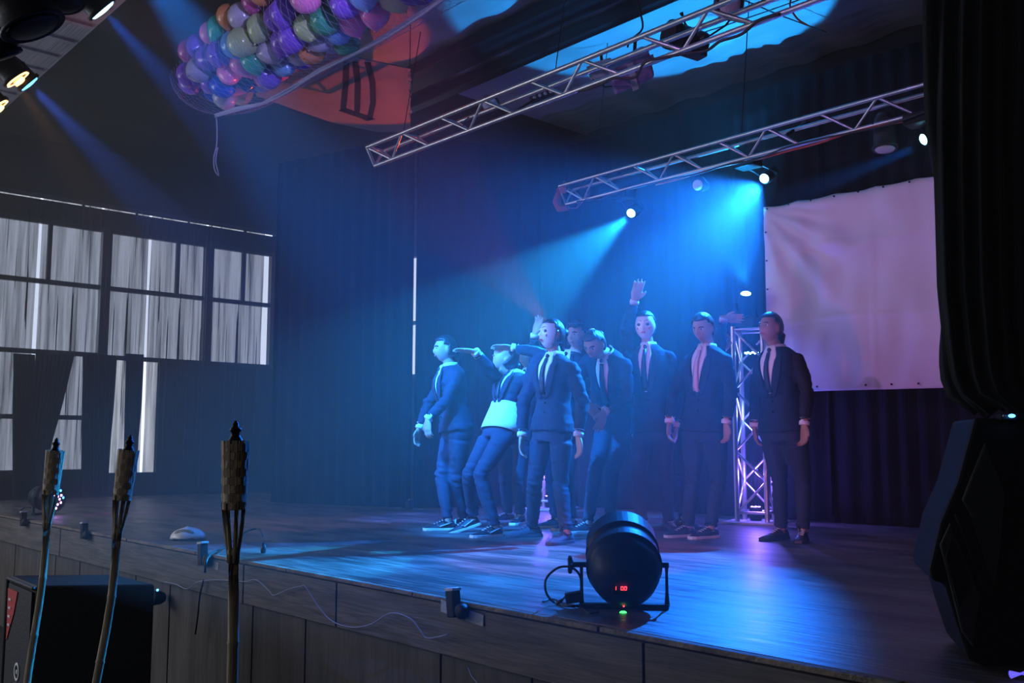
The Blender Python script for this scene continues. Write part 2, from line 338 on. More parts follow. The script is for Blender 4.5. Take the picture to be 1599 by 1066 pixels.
# sheer black curtains before the windows
def curtain(name, pts, z0, z1, m, label, cat, group=None, wave=.05, pitch=.16, seed=0, thick=0, top_in=None, step=.025, hem=None):
    pts = [V((p[0], p[1], 0)) for p in pts]; rows = 14; seg = []
    Ltot = sum((pts[i+1]-pts[i]).length for i in range(len(pts)-1)); n = max(8, int(Ltot/step)); vs = []; fs = []
    def at(s):
        for i in range(len(pts)-1):
            l = (pts[i+1]-pts[i]).length
            if s <= l or i == len(pts)-2:
                d = (pts[i+1]-pts[i]).normalized(); return pts[i]+d*s, V((-d.y, d.x, 0))
            s -= l
    for r in range(rows+1):
        t = r/rows; z = z0+(z1-z0)*t
        for i in range(n+1):
            s = Ltot*i/n
            if top_in: a, b = top_in; s = lerp(a*(t), Ltot-b*(t), i/n)
            p, nn = at(min(max(s, 0), Ltot)); s2 = s+.05*noise.noise(V((s*1.3, t*1.2, seed)))
            amp = wave*(.55+.6*noise.noise(V((s*.8+9, seed*3.1, t*.5))))*(1.15-.35*t)
            zz = z+(hem(i/n) if (hem and r == 0) else 0)
            vs.append(p+nn*(amp*math.sin(2*PI*s2/pitch+2*noise.noise(V((s*2, seed, 0)))))+V((0, 0, zz)))
    for r in range(rows):
        for i in range(n):
            a = r*(n+1)+i; fs.append((a, a+1, a+n+2, a+n+1))
    o = MB().add(vs, fs).build(name, m, smooth=True)
    if thick:
        q = o.modifiers.new('t', 'SOLIDIFY'); q.thickness = thick
    return tag(o, label, cat, group)
XC = XW+.22
ys = [1.75]+[atX(u_, 520, XC).y for u_ in (54, 152, 228, 318, 410)]
# slits fall between these panels, where bare daylight shows
nm = ['leftmost sheer black curtain over the left windows', 'sheer black curtain left of the thick window post', 'sheer black curtain right of the thick window post',
      'sheer black curtain before the third window bay', 'rightmost sheer black curtain before the last window bay']
for i in range(5):
    y0, y1 = ys[i]+.02, ys[i+1]-.018
    curtain('sheer_curtain', [(XC, y0), (XC, y1)], 1.32 if i < 3 else 1.2, 5.05, 'sheer', nm[i], 'curtain', 'sheer curtains before the windows', wave=.035, pitch=.11, seed=i*7+3, top_in=(-.04, -.04))
# thick hanging wedges of gathered black cloth between window lights
for k, (ua, ub, uc, ud, lab) in enumerate(((20, 52, 24, 48, 'narrow gathered black drape at the left end of windows'), (55, 113, 38, 62, 'black drape wedge with slanting edge left of the middle torch'),
                                         (128, 180, 130, 168, 'dark gathered drape above the middle torch'), (196, 222, 196, 212, 'slim dark drape strip right of the middle torch'))):
    a, b = atX(ua, 552, XW+.42), atX(ub, 552, XW+.42); c, d = atX(uc, 745, XW+.42), atX(ud, 745, XW+.42)
    vs = []; fs = []; n = 40; rows = 10
    for r in range(rows+1):
        t = r/rows
        for i in range(n+1):
            q = lerp(lerp(c.y, d.y, i/n), lerp(a.y, b.y, i/n), t); z = lerp(1.15, a.z, t)
            vs.append(V((XW+.42+.03*math.sin(i*1.3+t), q, z)))
    for r in range(rows):
        for i in range(n):
            e = r*(n+1)+i; fs.append((e, e+1, e+n+2, e+n+1))
    o = MB().add(vs, fs).build('gathered_drape', 'drape', smooth=True); o.modifiers.new('t', 'SOLIDIFY').thickness = .02
    tag(o, lab, 'curtain')
tag(MB().box((XC+.02, 4.5, 5.07), (.05, 5.7, .05)).build('curtain_rail', 'frame'), 'long dark curtain rail above the left windows', 'rail')
# stage
st = thing('stage', (-4.65, 6, 0), 'raised dark wooden stage the dancers stand on', None); st['kind'] = 'structure'; SY = 2.87
MB().box((-4.65, (SY+9)/2, STZ-.03), (17.8, 9-SY, .06)).build('stage_floor', 'stage_floor', st)
x = XW+.15; i = 0
while x < 3.9:
    l = (1.22, .9, 1.3, 1.05)[i % 4]; MB().box((x+l/2, SY-.02+.004*(i % 3), STZ-.145), (l-.008, .03, .23)).build('fascia_board', 'wood_fascia', st, bevel=.003)
    x += l; i += 1
for k in range(15): MB().box((XW+.7+k*1.21, SY-.012+.003*(k % 2), STZ-.012), (1.2, .05, .02)).build('edge_strip', 'wood_edge', st, bevel=.003)
for k in range(29): MB().box((XW+.42+k*.615, SY+.015+.004*(k % 3), (STZ-.262)/2), (.607, .03, STZ-.262)).build('face_panel', 'wood_panel', st, bevel=.003)
# dark stage drapes
pA, pB = atZ(423, 785), atZ(638.5, 794); pC = atZ(645.5, 795); pD = V((-8.3, 8.0, 0))
def slant_drape(p, q, z1, lab, seed, top):
    return curtain('stage_drape', [p, q], STZ+.01, z1, 'drape', lab, 'curtain', 'black drapes round the stage', wave=.045, pitch=.19, seed=seed, thick=.006, top_in=top)
slant_drape(pA, pB, 5.35, 'black drape between the windows and the bright slit', 3, (-.22, -.042))
slant_drape(pC, pD, 5.35, 'black drape right of the bright slit behind the leftmost dancer', 5, (-.008, 0))
slant_drape(V((-8.35, 8.02, 0)), V((-4.6, 8.15, 0)), 5.35, 'black backdrop drape behind the dancers and lit towers', 7, None)
slant_drape(V((-4.6, 8.17, 0)), V((.6, 8.2, 0)), 5.35, 'black backdrop drape below and beside the white sheet', 9, None)
# ceiling cloths and beams
def flat(name, pts, z, th, m, label, cat, parent=None):
    o = MB().prism([V((p.x, p.y, z)) for p in pts], (0, 0, -th)).build(name, m, parent)
    return tag(o, label, cat) if label else o
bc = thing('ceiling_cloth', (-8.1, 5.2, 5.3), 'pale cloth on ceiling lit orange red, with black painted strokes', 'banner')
pts = [atZ(u, v, CEIL) for u, v in ((330, 60), (560, 92), (641, 108), (641, 186), (700, 260), (420, 300), (250, 200))]
MB().prism([V((p.x, p.y, 5.31)) for p in [atZ(u, v, 5.3) for u, v in ((400, 40), (560, 91), (641, 108), (641, 206), (590, 206), (520, 192), (400, 150))]], (0, 0, -.01)).build('cloth', 'orange_cloth', bc)  # lower edge cut to follow the lit ellipse, so no unlit cloth shows
for st_ in ([(541, 96), (540, 130), (536, 172)], [(555, 96), (559, 130), (558, 174)], [(574, 97), (582, 128), (583, 160), (577, 186)], [(534, 170), (550, 176), (566, 181), (579, 187)]):
    q = [atZ(u, v, 5.3) for u, v in st_]
    L_, R_ = [], []
    for i, p in enumerate(q):
        t = (q[min(i+1, len(q)-1)]-q[max(i-1, 0)]).normalized(); n = V((-t.y, t.x, 0)); wd = .028 if abs(st_[0][1]-st_[-1][1]) > 40 else .055
        L_.append(p+n*wd); R_.append(p-n*wd)
    MB().prism([V((p.x, p.y, 5.298)) for p in L_+R_[::-1]], (0, 0, -.004)).build('painted_stroke', 'paint_black', bc)
for a_, b_ in ((420, 60), (640, 112), (640, 202), (410, 145)): q_ = atZ(a_, b_, 5.31); rod('hanging_wire', q_, V((q_.x, q_.y, CEIL)), .004, 'black_metal', bc)
cc = thing('ceiling_cloth', (-6, 7, CEIL-.03), 'pale rippled ceiling cloth lit blue above the far truss', 'banner')
# rippled sheet
vs = []; fs = []; nx, ny = 70, 50
for j in range(ny+1):
    for i in range(nx+1):
        x_ = lerp(-8.4, -3.0, i/nx); y_ = lerp(4.2, 8.95, j/ny); vs.append(V((x_, y_, CEIL-.05+.018*math.sin(x_*9+1.5*noise.noise(V((x_, y_*.5, 0))))+.012*noise.noise(V((x_*3, y_, 1))))))
for j in range(ny):
    for i in range(nx):
        a = j*(nx+1)+i; fs.append((a, a+1, a+nx+2, a+nx+1))
MB().add(vs, fs).build('cloth', 'pale_cloth', cc, smooth=True)
for k, (u, v, wd, lab) in enumerate(((800, 52, .34, 'broad black ceiling beam crossing the blue lit cloth'), (900, 55, .13, 'narrow black ceiling beam nearest the front truss'))):
    p = atZ(u, v, CEIL-.15); tag(MB().box((-4.5, p.y, CEIL-.14), (9.4, wd, .12)).build('ceiling_beam', 'black_metal', bevel=.01), lab, 'beam')
# tinsel strand
tn = thing('tinsel_strand', atZ(642, 150, 5.2), 'strand of small red glinting tinsel beside the orange cloth', 'tinsel')
for k in range(16):
    p = atZ(641+random.uniform(-3, 3), 114+k*4.6, 5.24); MB().ball(p, (.012, .01, .02), n=6, m=4).build('tinsel_fleck', 'aluminium', tn)
# white sheet on the backdrop
def sheet():
    q = {'tl': atY(1192, 323, 7.75), 'bl': atY(1193, 613, 7.75)}
    x0 = q['tl'].x; zt0 = q['tl'].z; zb0 = q['bl'].z; tr = atY(1453, 273, 7.75); br = atY(1480, 605, 7.75); x1 = x0+3.3
    def zt(x): return lerp(zt0, tr.z, (x-x0)/(tr.x-x0))
    def zb(x): return lerp(zb0, br.z, (x-x0)/(br.x-x0))
    root = thing('hanging_sheet', (x0+1.5, 7.75, zb0), 'large white creased sheet hung on the backdrop', 'sheet')
    nx, nz = 120, 80; vs = []; fs = []
    for j in range(nz+1):
        for i in range(nx+1):
            a = i/nx; t = j/nz; x = lerp(x0, x1, a); zt_ = zt(x)-.018*abs(math.sin(a*PI*9)); z = lerp(zb(x), zt_, t)
            # creases radiate from the top left corner and sag under the top hem
            dx = x-x0; dz = zt_-z; ang = math.atan2(dz, dx+.05); rr = math.hypot(dx, dz)
            d = .020*math.sin(ang*16)*math.exp(-((rr-.5)/.6)**2)+.02*noise.noise(V((x*1.3, z*1.3, 2)))*2
            d += .022*math.exp(-((dz-.28-.20*math.sin(a*PI*1.7))/.05)**2)*max(0, 1-a*1.6)
            d += .012*noise.noise(V((x*5, z*2.2, 7)))
            for zl in (.62, 1.28): d += .006*math.exp(-((z-zb0-zl-.02*math.sin(x*4))/.012)**2)
            for xl in (.28, 1.05): d += .005*math.exp(-((dx-xl)/.01)**2)
            vs.append(V((x, 7.75-d*1.8*min(1, .15+dx*2.2), z)))
    for j in range(nz):
        for i in range(nx):
            a = j*(nx+1)+i; fs.append((a, a+1, a+nx+2, a+nx+1))
    o = MB().add(vs, fs).build('cloth', 'sheet', root, smooth=True); o.modifiers.new('t', 'SOLIDIFY').thickness = .003
    for k in range(14):
        for top in (0, 1):
            x = x0+.05+k*.228; z = zt(x)-.03 if top else zb(x)+.04
            MB().lathe((x, 7.735, z), (0, -1, 0), [(0, .009), (.008, .009)], 8).build('eyelet', 'black_metal', root)
    for k in range(6): MB().lathe((x0+.03, 7.735, zb0+.15+k*.27), (0, -1, 0), [(0, .009), (.008, .009)], 8).build('eyelet', 'black_metal', root)
sheet()
# ------------------------------------------------------------------ trusses
def truss(name, a, b, s, label, braces, m='aluminium', r=.022):
    a = V(a); b = V(b); root = thing(name, (a+b)/2, label, 'truss'); d = (b-a).normalized()
    ys_ = d.cross(UP).normalized(); off = [ys_*(s/2), -ys_*(s/2), V((0, 0, -s*.87))]
    for o_ in off: rod('chord', a+o_, b+o_, r, m, root)
    L_ = (b-a).length
    for k in range(braces+1):
        t = k/braces; p = lerp(a, b, t)
        rod('cross_brace', p+off[0], p+off[1], r*.6, m, root)
        if k < braces:
            q = lerp(a, b, t+.5/braces); rod('brace', p+off[0], q+off[2], r*.6, m, root); rod('brace', p+off[1], q+off[2], r*.6, m, root)
            if k % 2 == 0: rod('brace', q+off[2], lerp(a, b, t+1/braces)+off[0], r*.6, m, root)
    for e in (a, b):
        for i in range(3): rod('end_brace', e+off[i], e+off[(i+1) % 3], r*.8, m, root)
    n = max(2, int(L_/2))
    for k in range(n+1):
        p = lerp(a, b, (k+.3)/(n+.6)); rod('hanging_wire', p+off[0], V((p.x, p.y+.1, CEIL)), .004, 'black_metal', root)
    return root
truss('lighting_truss', (-8.0, 5.4, 4.8), (-2.6, 5.4, 4.8), .2, 'aluminium lighting truss above the stage, red lit at its left end', 9)
truss('lighting_truss', (-6.8, 6.95, 4.44), (-2.4, 6.95, 4.44), .2, 'farther aluminium lighting truss hanging before the white sheet', 9, r=.018)
ft = truss('lighting_truss', (-9.6, 1.9, 5.0), (1.5, 1.9, 5.0), .26, 'dark lighting truss over the stage front carrying the top left lamps', 16, 'black_metal')
# LED-lit upright box trusses
def tower(x, y, h, label, rot=.35):
    root = thing('truss_tower', (x, y, STZ), label, 'truss'); s = .145; cs = []
    for a in (45, 135, 225, 315):
        a = math.radians(a)+rot; cs.append(V((x+s*1.3*math.cos(a), y+s*1.3*math.sin(a), STZ)))
    MB().box((x, y, STZ+.012), (.5, .5, .02), (V((math.cos(rot), math.sin(rot), 0)), V((-math.sin(rot), math.cos(rot), 0)), UP)).build('base_plate', 'white_case', root, bevel=.004)
    for c in cs: rod('chord', c+V((0, 0, .02)), c+V((0, 0, h)), .023, 'aluminium', root)
    for k in range(4):
        a, b = cs[k], cs[(k+1) % 4]
        for z in (.1, h-.03): rod('ring_bar', a+V((0, 0, z)), b+V((0, 0, z)), .014, 'aluminium', root)
        n = 6
        for j in range(n):
            z0, z1 = .1+(h-.13)*j/n, .1+(h-.13)*(j+1)/n
            if (j+k) % 2: z0, z1 = z1, z0
            rod('diagonal_brace', a+V((0, 0, z0)), b+V((0, 0, z1)), .011, 'aluminium', root)
    return root, cs
TW1, _ = tower(-5.03, 7.56, 1.78, 'violet lit aluminium truss tower between the two rightmost dancers')
TW2, _ = tower(-7.62, 7.5, 1.78, 'violet lit aluminium truss tower hidden behind the masked dancer')
for (x, y) in ((-5.03, 7.56), (-7.62, 7.5)):
    l = thing('tower_uplight', (x, y, STZ+.03), 'small violet lamp shining up inside the %s tower' % ('right' if x > -6 else 'left'), 'lamp')
    MB().lathe((x, y, STZ+.025), (0, 0, 1), [(0, .05), (.06, .06), (.12, .06)], 16).build('lamp_body', 'black_metal', l, True)
    for k in range(6):
        a = k*PI/3; MB().lathe((x+.035*math.cos(a), y+.035*math.sin(a), STZ+.145), (0, 0, 1), [(0, .012), (.006, .012)], 8).build('diode', 'glow_violet', l)
    spot((x, y, STZ+.16), (x, y, 4), (.22, .08, 1), 30, 24, .5, .03); point((x+.02, y-.02, STZ+.42), (.20, .10, 1), 24, .03); point((x, y, STZ+1.0), (.10, .16, 1), 20, .03)
    c = thing('tower_top_lamp', (x, y, STZ+1.5), 'round diode lamp hanging inside the top of the %s tower' % ('right' if x > -6 else 'left'), 'lamp')
    MB().lathe((x, y, STZ+1.62), (0, 0, -1), [(0, .04), (.02, .07), (.06, .075), (.07, .07)], 18).build('lamp_body', 'black_metal', c, True)
    for k in range(8):
        a = k*PI/4; MB().ball((x+.055*math.cos(a), y+.055*math.sin(a), STZ+1.545), .011, n=6, m=4).build('diode', 'glow_cyan', c)
# ------------------------------------------------------------------ lamps
def par(loc, d, r, L_, label, lens='lens_pale', body='black_metal', yoke=None, name='par_can', glow=None, ring=True, cross=False):
    loc = V(loc); d = V(d).normalized(); root = thing(name, loc, label, 'lamp')     # loc = centre of the mouth, d = where it points
    back = loc-d*L_
    MB().lathe(back, d, [(0, r*.25), (L_*.03, r*.62), (L_*.18, r*.85), (L_*.42, r*.97), (L_*.44, r*1.03), (L_*.5, r*1.03), (L_*.52, r*.98), (L_*.97, r), (L_, r*1.08)], 28).build('lamp_body', body, root, True)
    if ring: MB().lathe(loc-d*.02, d, [(0, r*1.12), (.02, r*1.16), (.028, r*1.10), (.02, r*.98)], 28, False).build('front_ring', body, root, True)
    MB().lathe(loc+d*.002, d, [(0, r*.93), (.012, r*.8), (.018, r*.3)], 24).build('lens', lens, root, True)
    x, y, _ = frame(d)
    if yoke is not None:
        yk = V(yoke)-loc; c = loc-d*L_*.48; pts = [c+x*(r*1.12), c+x*(r*1.18)+V(yoke)*0]
        t = V(yoke); mid = lerp(c, t, .9)
        MB().tube([c+x*(r*1.14), lerp(c, t, .6)+x*(r*1.14), mid+x*(r*.5), mid-x*(r*.5), lerp(c, t, .6)-x*(r*1.14), c-x*(r*1.14)], r*.08, 6).build('yoke', body, root, True)
        MB().tube([mid, t], r*.14, 8).build('clamp', body, root, True)
    return root
def moving_lamp(loc, target, label, top, r=.055, glow='glow_cyan'):
    loc = V(loc); d = (V(target)-loc).normalized(); root = thing('beam_lamp', loc, label, 'lamp')
    MB().lathe(loc-d*.22, d, [(0, r*.7), (.03, r*1.15), (.16, r*1.15), (.20, r*1.0), (.215, r*.95)], 20).build('lamp_body', 'black_metal', root, True)
    MB().lathe(loc-d*.006, d, [(0, r*.8), (.01, r*.62), (.014, r*.2)], 18).build('lens', glow, root, True)
    top = V(top); c = loc-d*.11; x, y, _ = frame(d); h = (top-c)
    for s in (-1, 1): MB().tube([c+x*(s*r*1.35), c+h*.5+x*(s*r*1.35), c+h*.6+x*(s*r*.6)], .014, 6).build('yoke_arm', 'black_metal', root, True)
    MB().box(c+h*.72, (.2, .16, .09)).build('lamp_base', 'black_metal', root, bevel=.01)
    MB().tube([c+h*.75, top], .014, 6).build('clamp', 'black_metal', root, True)
moving_lamp(LA, P(690, 600, 6.6), 'glowing cyan beam lamp above the masked dancers, left on the far truss', V((LA.x, 6.95, 4.28)))
moving_lamp(LB, P(860, 560, 6.2), 'brightest blue beam lamp on the far truss beside the sheet', V((LB.x, 6.95, 4.28)))
moving_lamp(LD, P(1180, 330, 7.0), 'small blue beam lamp at the right end of the far truss', V((LD.x, 6.95, 4.28)))
moving_lamp(LC, LC+V((.35, -.42, .8)), 'blue beam lamp shining upward on top of the right tower', V((-5.03, 7.56, STZ+1.75)), .06)
moving_lamp(LE, LE+V((-.5, -2.3, 2.0)), 'red beam lamp shining upward on top of the left tower', V((-7.62, 7.5, STZ+1.75)), .05, 'glow_red')
for u, v, lab in ((0, 0, 0),): pass
par(L1, T1-L1, .10, .28, 'black lamp with bright cyan lens at the very top left', 'glow_cyan', yoke=L1+V((-.1, -.25, .25)))
par(L2, T2-L2, .085, .24, 'black lamp with thin blue glowing lens below the warm lamp', 'glow_blue', yoke=L2+V((-.1, -.2, .3)))
def warm(loc, label):
    root = par(loc, RT*.55-UP*.7+FW*.38, .095, .34, label, 'dim_reflector', yoke=V(loc)+V((-.1, -.22, .4)))
    loc = V(loc); d = (RT*.55-UP*.7+FW*.38).normalized(); x, y, _ = frame(d)
    MB().ball(loc+d*.03, (.045, .045, .018), (x, y, d)).build('bulb', 'glow_warm', root, True)
    MB().box(loc+d*.03, (.17, .03, .012), (x, y, d)).build('filament_bar', 'glow_warm', root)
    MB().lathe(loc+d*.005, d, [(0, .088), (.012, .094), (.012, .08), (0, .078)], 26, False).build('lit_rim', 'glow_warm', root, True)
warm(W1, 'black lamp with warm orange glowing mouth at upper left'); warm(W2, 'warm glowing lamp cut by the left frame edge')
# dark fixtures bunched at top left
par(P(52, 42, 5.6), (.2, .5, -1), .17, .4, 'big black unlit lamp at the top left corner', 'black_metal', yoke=P(20, -60, 5.6))
par(P(4, 88, 5.8), (-.1, .6, -1), .11, .42, 'black unlit lamp behind the warm lamps', 'black_metal', yoke=P(-20, -10, 5.9))
par(P(105, 6, 5.9), (.3, .2, -1), .10, .3, 'small dark unlit lamp left of the bright cyan lens', 'black_metal', yoke=P(95, -60, 5.9))
# front truss lamps
par(P(765, 163, 8.55), -FW+V((.05, 0, -.15)), .078, .2, 'small lamp with pale round face on the near truss', body='grey_plastic', yoke=V((P(765, 163, 8.55).x-.12, 5.4, 4.64)))
lb = thing('lamp_bar', P(846, 148, 8.4), 'dim flat lamp bar with a row of small lenses', 'lamp')
ax = (RT*.93+UP*.35, -FW, UP*.93-RT*.35)
MB().box(P(846, 148, 8.4), (.22, .12, .10), ax).build('lamp_body', 'grey_plastic', lb, bevel=.01)
for k in range(4): MB().ball(P(846, 148, 8.4)+ax[0]*(-.08+k*.052)-FW*.06-ax[2]*.02, .017, n=8, m=6).build('small_lens', 'lens_pale', lb, True)
q_ = P(846, 148, 8.4); rod('hanger', q_, V((q_.x, 5.4, 4.62)), .01, 'black_metal', lb)
fb = thing('floodlight', P(940, 110, 7.6), 'boxy pale floodlight hanging under the near truss', 'lamp')
ax = (RT*.95+UP*.3, -FW*.9-UP*.2, UP*.95-RT*.3)
MB().box(P(940, 110, 7.6), (.19, .16, .15), ax).build('lamp_body', 'white_case', fb, bevel=.012)
MB().box(P(929, 114, 7.6)+ax[1]*.082, (.12, .012, .12), ax).build('front_glass', 'lens_pale', fb)
MB().box(P(940, 104, 7.6)+ax[1]*.085, (.17, .012, .02), ax).build('trim_strip', 'aluminium', fb)
MB().tube([P(925, 124, 7.5), P(945, 136, 7.5), P(960, 134, 7.5), P(962, 122, 7.5)], .006, 6).build('cable', 'cord_black', fb, True)
rod('hanger', P(940, 98, 7.6), P(938, 78, 7.6), .012, 'black_metal', fb)
sf = thing('scanner_lamp', P(995, 110, 7.4), 'large violet cased scanner lamp with a cross strap', 'lamp')
ax = (RT*.86+UP*.32-FW*.3, -FW*.8-UP*.5, UP*.8-RT*.25-FW*.4)
ax = tuple(a.normalized() for a in ax)
MB().box(P(985, 112, 7.4), (.34, .2, .2), ax).build('lamp_body', 'violet_case', sf, bevel=.02)
MB().box(P(985, 112, 7.4)-ax[2]*.02+ax[1]*.105, (.05, .012, .21), ax).build('cross_strap', 'white_case', sf)
MB().box(P(985, 100, 7.4)+ax[1]*.105, (.36, .012, .035), ax).build('cross_strap', 'white_case', sf)
MB().ball(P(1000, 84, 7.35), (.075, .05, .05), ax).build('rear_cap', 'violet_case', sf, True)
rod('hanger', P(990, 92, 7.4), P(992, 62, 7.4), .014, 'black_metal', sf)
md = thing('followspot', P(1060, 63, 7.1), 'cylindrical spotlight with a shiny round end on the near truss', 'lamp')
dd = (-RT*.85-FW*.5+UP*.05).normalized(); c0 = P(1072, 62, 7.1)
MB().lathe(c0, dd, [(-.16, .075), (-.15, .10), (.10, .10), (.11, .112), (.17, .112)], 24).build('lamp_body', 'black_metal', md, True)
MB().lathe(c0+dd*.172, dd, [(0, .105), (.012, .09), (.02, .03)], 24).build('lens', 'black_plastic', md, True)
MB().box(c0-dd*.06+V((0, 0, -.09)), (.2, .12, .05), (dd, dd.cross(UP).normalized(), UP)).build('side_box', 'grey_plastic', md, bevel=.01)
MB().tube([c0+V((0, 0, .1)), P(1064, 20, 7.1)], .016, 6).build('clamp', 'black_metal', md, True)
par(P(1140, 6, 6.7), -FW*.9+V((.05, 0, -.35)), .09, .24, 'lamp with violet round face at the top edge of the view', body='grey_plastic', yoke=V((P(1140, 6, 6.7).x-.05, 5.4, 4.66)))
# far truss lamps
par(P(1090, 289, 8.6), -FW*.75-RT*.5+UP*-.2, .058, .2, 'small lamp with pale oval face under the far truss', yoke=V((P(1090, 289, 8.6).x, 6.95, 4.27)))
par(P(1382, 232, 7.35), (.05, -.1, -1), .085, .30, 'grey hanging lamp can with open ring near the right truss end', 'lens_pale', 'grey_plastic', yoke=V((P(1382, 232, 7.35).x, 6.95, 4.27)))
jb = thing('junction_box', P(1266, 188, 8.05), 'small grey box clamped on the far truss', 'box')
MB().box(P(1266, 188, 8.05), (.14, .1, .09), (RT, FW, UP)).build('box_body', 'grey_plastic', jb, bevel=.01)
q_ = P(1266, 188, 8.05); rod('clamp_bar', q_, V((q_.x, 6.95, 4.38)), .015, 'black_metal', jb)
rc = thing('red_truss_cap', P(900, 296, 9.55), 'red cloth wrapped round the left end of the far truss', 'cloth')
e = V((-6.82, 6.95, 4.38))
MB().tube([e+V((0, 0, .12)), e+V((-.09, .03, .07)), e+V((-.12, 0, -.06)), e+V((-.05, -.03, -.15)), e+V((.05, 0, -.16))], [.03, .04, .045, .04, .025], 8).build('wrapped_cloth', 'red_paint', rc, True)
MB().ball(e+V((.06, -.08, .02)), (.05, .03, .045)).build('cloth_knot', 'red_paint', rc, True)
MB().tube([e+V((.05, 0, -.16)), e+V((.2, -.03, -.19)), e+V((.33, -.03, -.12)), e+V((.38, -.03, -.02))], .006, 6).build('red_cord', 'red_paint', rc, True)
# cables along the trusses
def cable(name, pts, r, m, label, cat='cable', parent=None):
    pts = [V(p) for p in pts]; out = []
    for i in range(len(pts)-1):
        p0, p1, p2, p3 = pts[max(i-1, 0)], pts[i], pts[i+1], pts[min(i+2, len(pts)-1)]
        for k in range(6):
            t = k/6; out.append(.5*((2*p1)+(p2-p0)*t+(2*p0-5*p1+4*p2-p3)*t*t+(3*p1-p0-3*p2+p3)*t**3))
    out.append(pts[-1]); o = MB().tube(out, r, 6).build(name, m, parent, True)
    return tag(o, label, cat) if not parent else o
random.seed(4)
cable('truss_cable', [V((-5.6+k*.28, 6.93+random.uniform(-.02, .02), 4.235+random.uniform(-.015, .012))) for k in range(12)], .008, 'red_paint', 'red cable running along the far truss')
cable('truss_cable', [V((-6.6+k*.3, 6.9, 4.24+random.uniform(-.03, .015))) for k in range(14)], .008, 'cord_black', 'black cable tied along the far truss')
cable('truss_cable', [V((-5.2+k*.16, 5.38+random.uniform(-.05, .05), 4.61+random.uniform(-.05, .03))) for k in range(13)], .011, 'cord_black', 'black cable bundle hanging on the near truss')
cable('truss_cable', [P(992, -10, 7.2), P(1000, 20, 7.2), P(1003, 45, 7.2), P(985, 62, 7.2), P(980, 74, 7.2)], .008, 'cord_black', 'black cable looping over the near truss')
cable('ceiling_wire', [P(1236, -6, 8.0), P(1234, 12, 8.0), P(1246, 30, 8.0), P(1262, 40, 8.0)], .008, 'red_paint', 'short red wire dangling before the blue ceiling cloth')
for k, (a, b, lab) in enumerate((((1150, -5), (1290, 50), 'thin black wire crossing the blue patch'), ((1040, 70), (1330, -30), 'thin black wire rising right across the blue patch'))):
    cable('ceiling_wire', [atZ(a[0], a[1], 5.7), atZ((a[0]+b[0])/2, (a[1]+b[1])/2+2, 5.7), atZ(b[0], b[1], 5.7)], .006, 'cord_black', lab)
# ------------------------------------------------------------------ balloons in a net
def balloon_mesh(m):
    prof = [(0, .004), (.010, .012), (.014, .006), (.022, .022), (.05, .058), (.09, .092), (.14, .115), (.19, .112), (.235, .085), (.26, .045), (.268, .012)]
    me = MB().lathe((0, 0, -.14), (0, 0, 1), prof, 18).mesh('balloon', smooth=True); me.materials.append(m); return me
names = list(BALLOON); meshes = {k: balloon_mesh(M['balloon '+k]) for k in names}
cx = lambda u, v, z: atZ(u, v, z)
spots = []
rr = .118
random.seed(21)
for ix in range(24):
    for iy in range(4):
        for iz in range(3):
            x = -8.38+ix*.205+(iy % 2)*.1+(iz % 2)*.06; y = 3.46+iy*.21+(iz % 2)*.06; z = 5.0+iz*.20+.10*abs(iy-1.5)*(iz == 0)
            # rounded left tip of the bag
            t = max(0, min(1, (x+8.55)/.8)); mid = 3.78; y = mid+(y-mid)*math.sqrt(max(.08, 1-(1-t)**2)); z = 5.18+(z-5.18)*math.sqrt(max(.15, 1-(1-t)**2))
            p = V((x+random.uniform(-.04, .04), y+random.uniform(-.03, .03), z+random.uniform(-.03, .03)))
            if all((p-q).length > .165 for q in spots): spots.append(p)
for it in range(40):                                     # let the balloons settle against each other
    for i in range(len(spots)):
        for j in range(i):
            d = spots[i]-spots[j]; l = d.length
            if 1e-6 < l < .222: d *= (.222-l)*.5/l; spots[i] += d; spots[j] -= d
    for q in spots: q.y += (3.78-q.y)*.01; q.z += (5.2-q.z)*.01
vis = []
for p in spots:
    u, v = proj(p)
    if u < 760 and v > -30 and v < 220 and True: vis.append((p, u, v))
wts = ['blue']*5+['light blue']*5+['violet']*4+['pink']*3+['magenta']*2+['green']*3+['pearl grey']*3+['yellow-green']+['dark blue']*2+['orange']
bal = [(p, u, v, random.choice(wts)) for p, u, v in vis]
ordn = ['first', 'second', 'third', 'fourth', 'fifth', 'sixth', 'seventh', 'eighth', 'ninth', 'tenth', 'eleventh', 'twelfth', 'thirteenth', 'fourteenth', 'fifteenth', 'sixteenth', 'seventeenth', 'eighteenth', 'nineteenth', 'twentieth']
def nth(k): return ordn[k] if k < 20 else ('twenty-'+ordn[k-20] if k-20 < 9 else 'number %d' % (k+1))
for col in names:
    grp = sorted([b for b in bal if b[3] == col], key=lambda b: b[1])
    for k, (p, u, v, _) in enumerate(grp):
        o = link('balloon', meshes[col]); o.location = p; s = random.uniform(.94, 1.06); o.scale = (s, s, s)
        d = V((random.uniform(-1, 1), random.uniform(-1, 1), random.uniform(-.2, 1.2))); o.rotation_euler = d.to_track_quat('Z', 'Y').to_euler()
        tag(o, '%s balloon, %s of that colour from the left tip of the net' % (col, nth(k)), 'balloon', 'balloons bagged in the net under the ceiling')
print('balloons', len(bal))
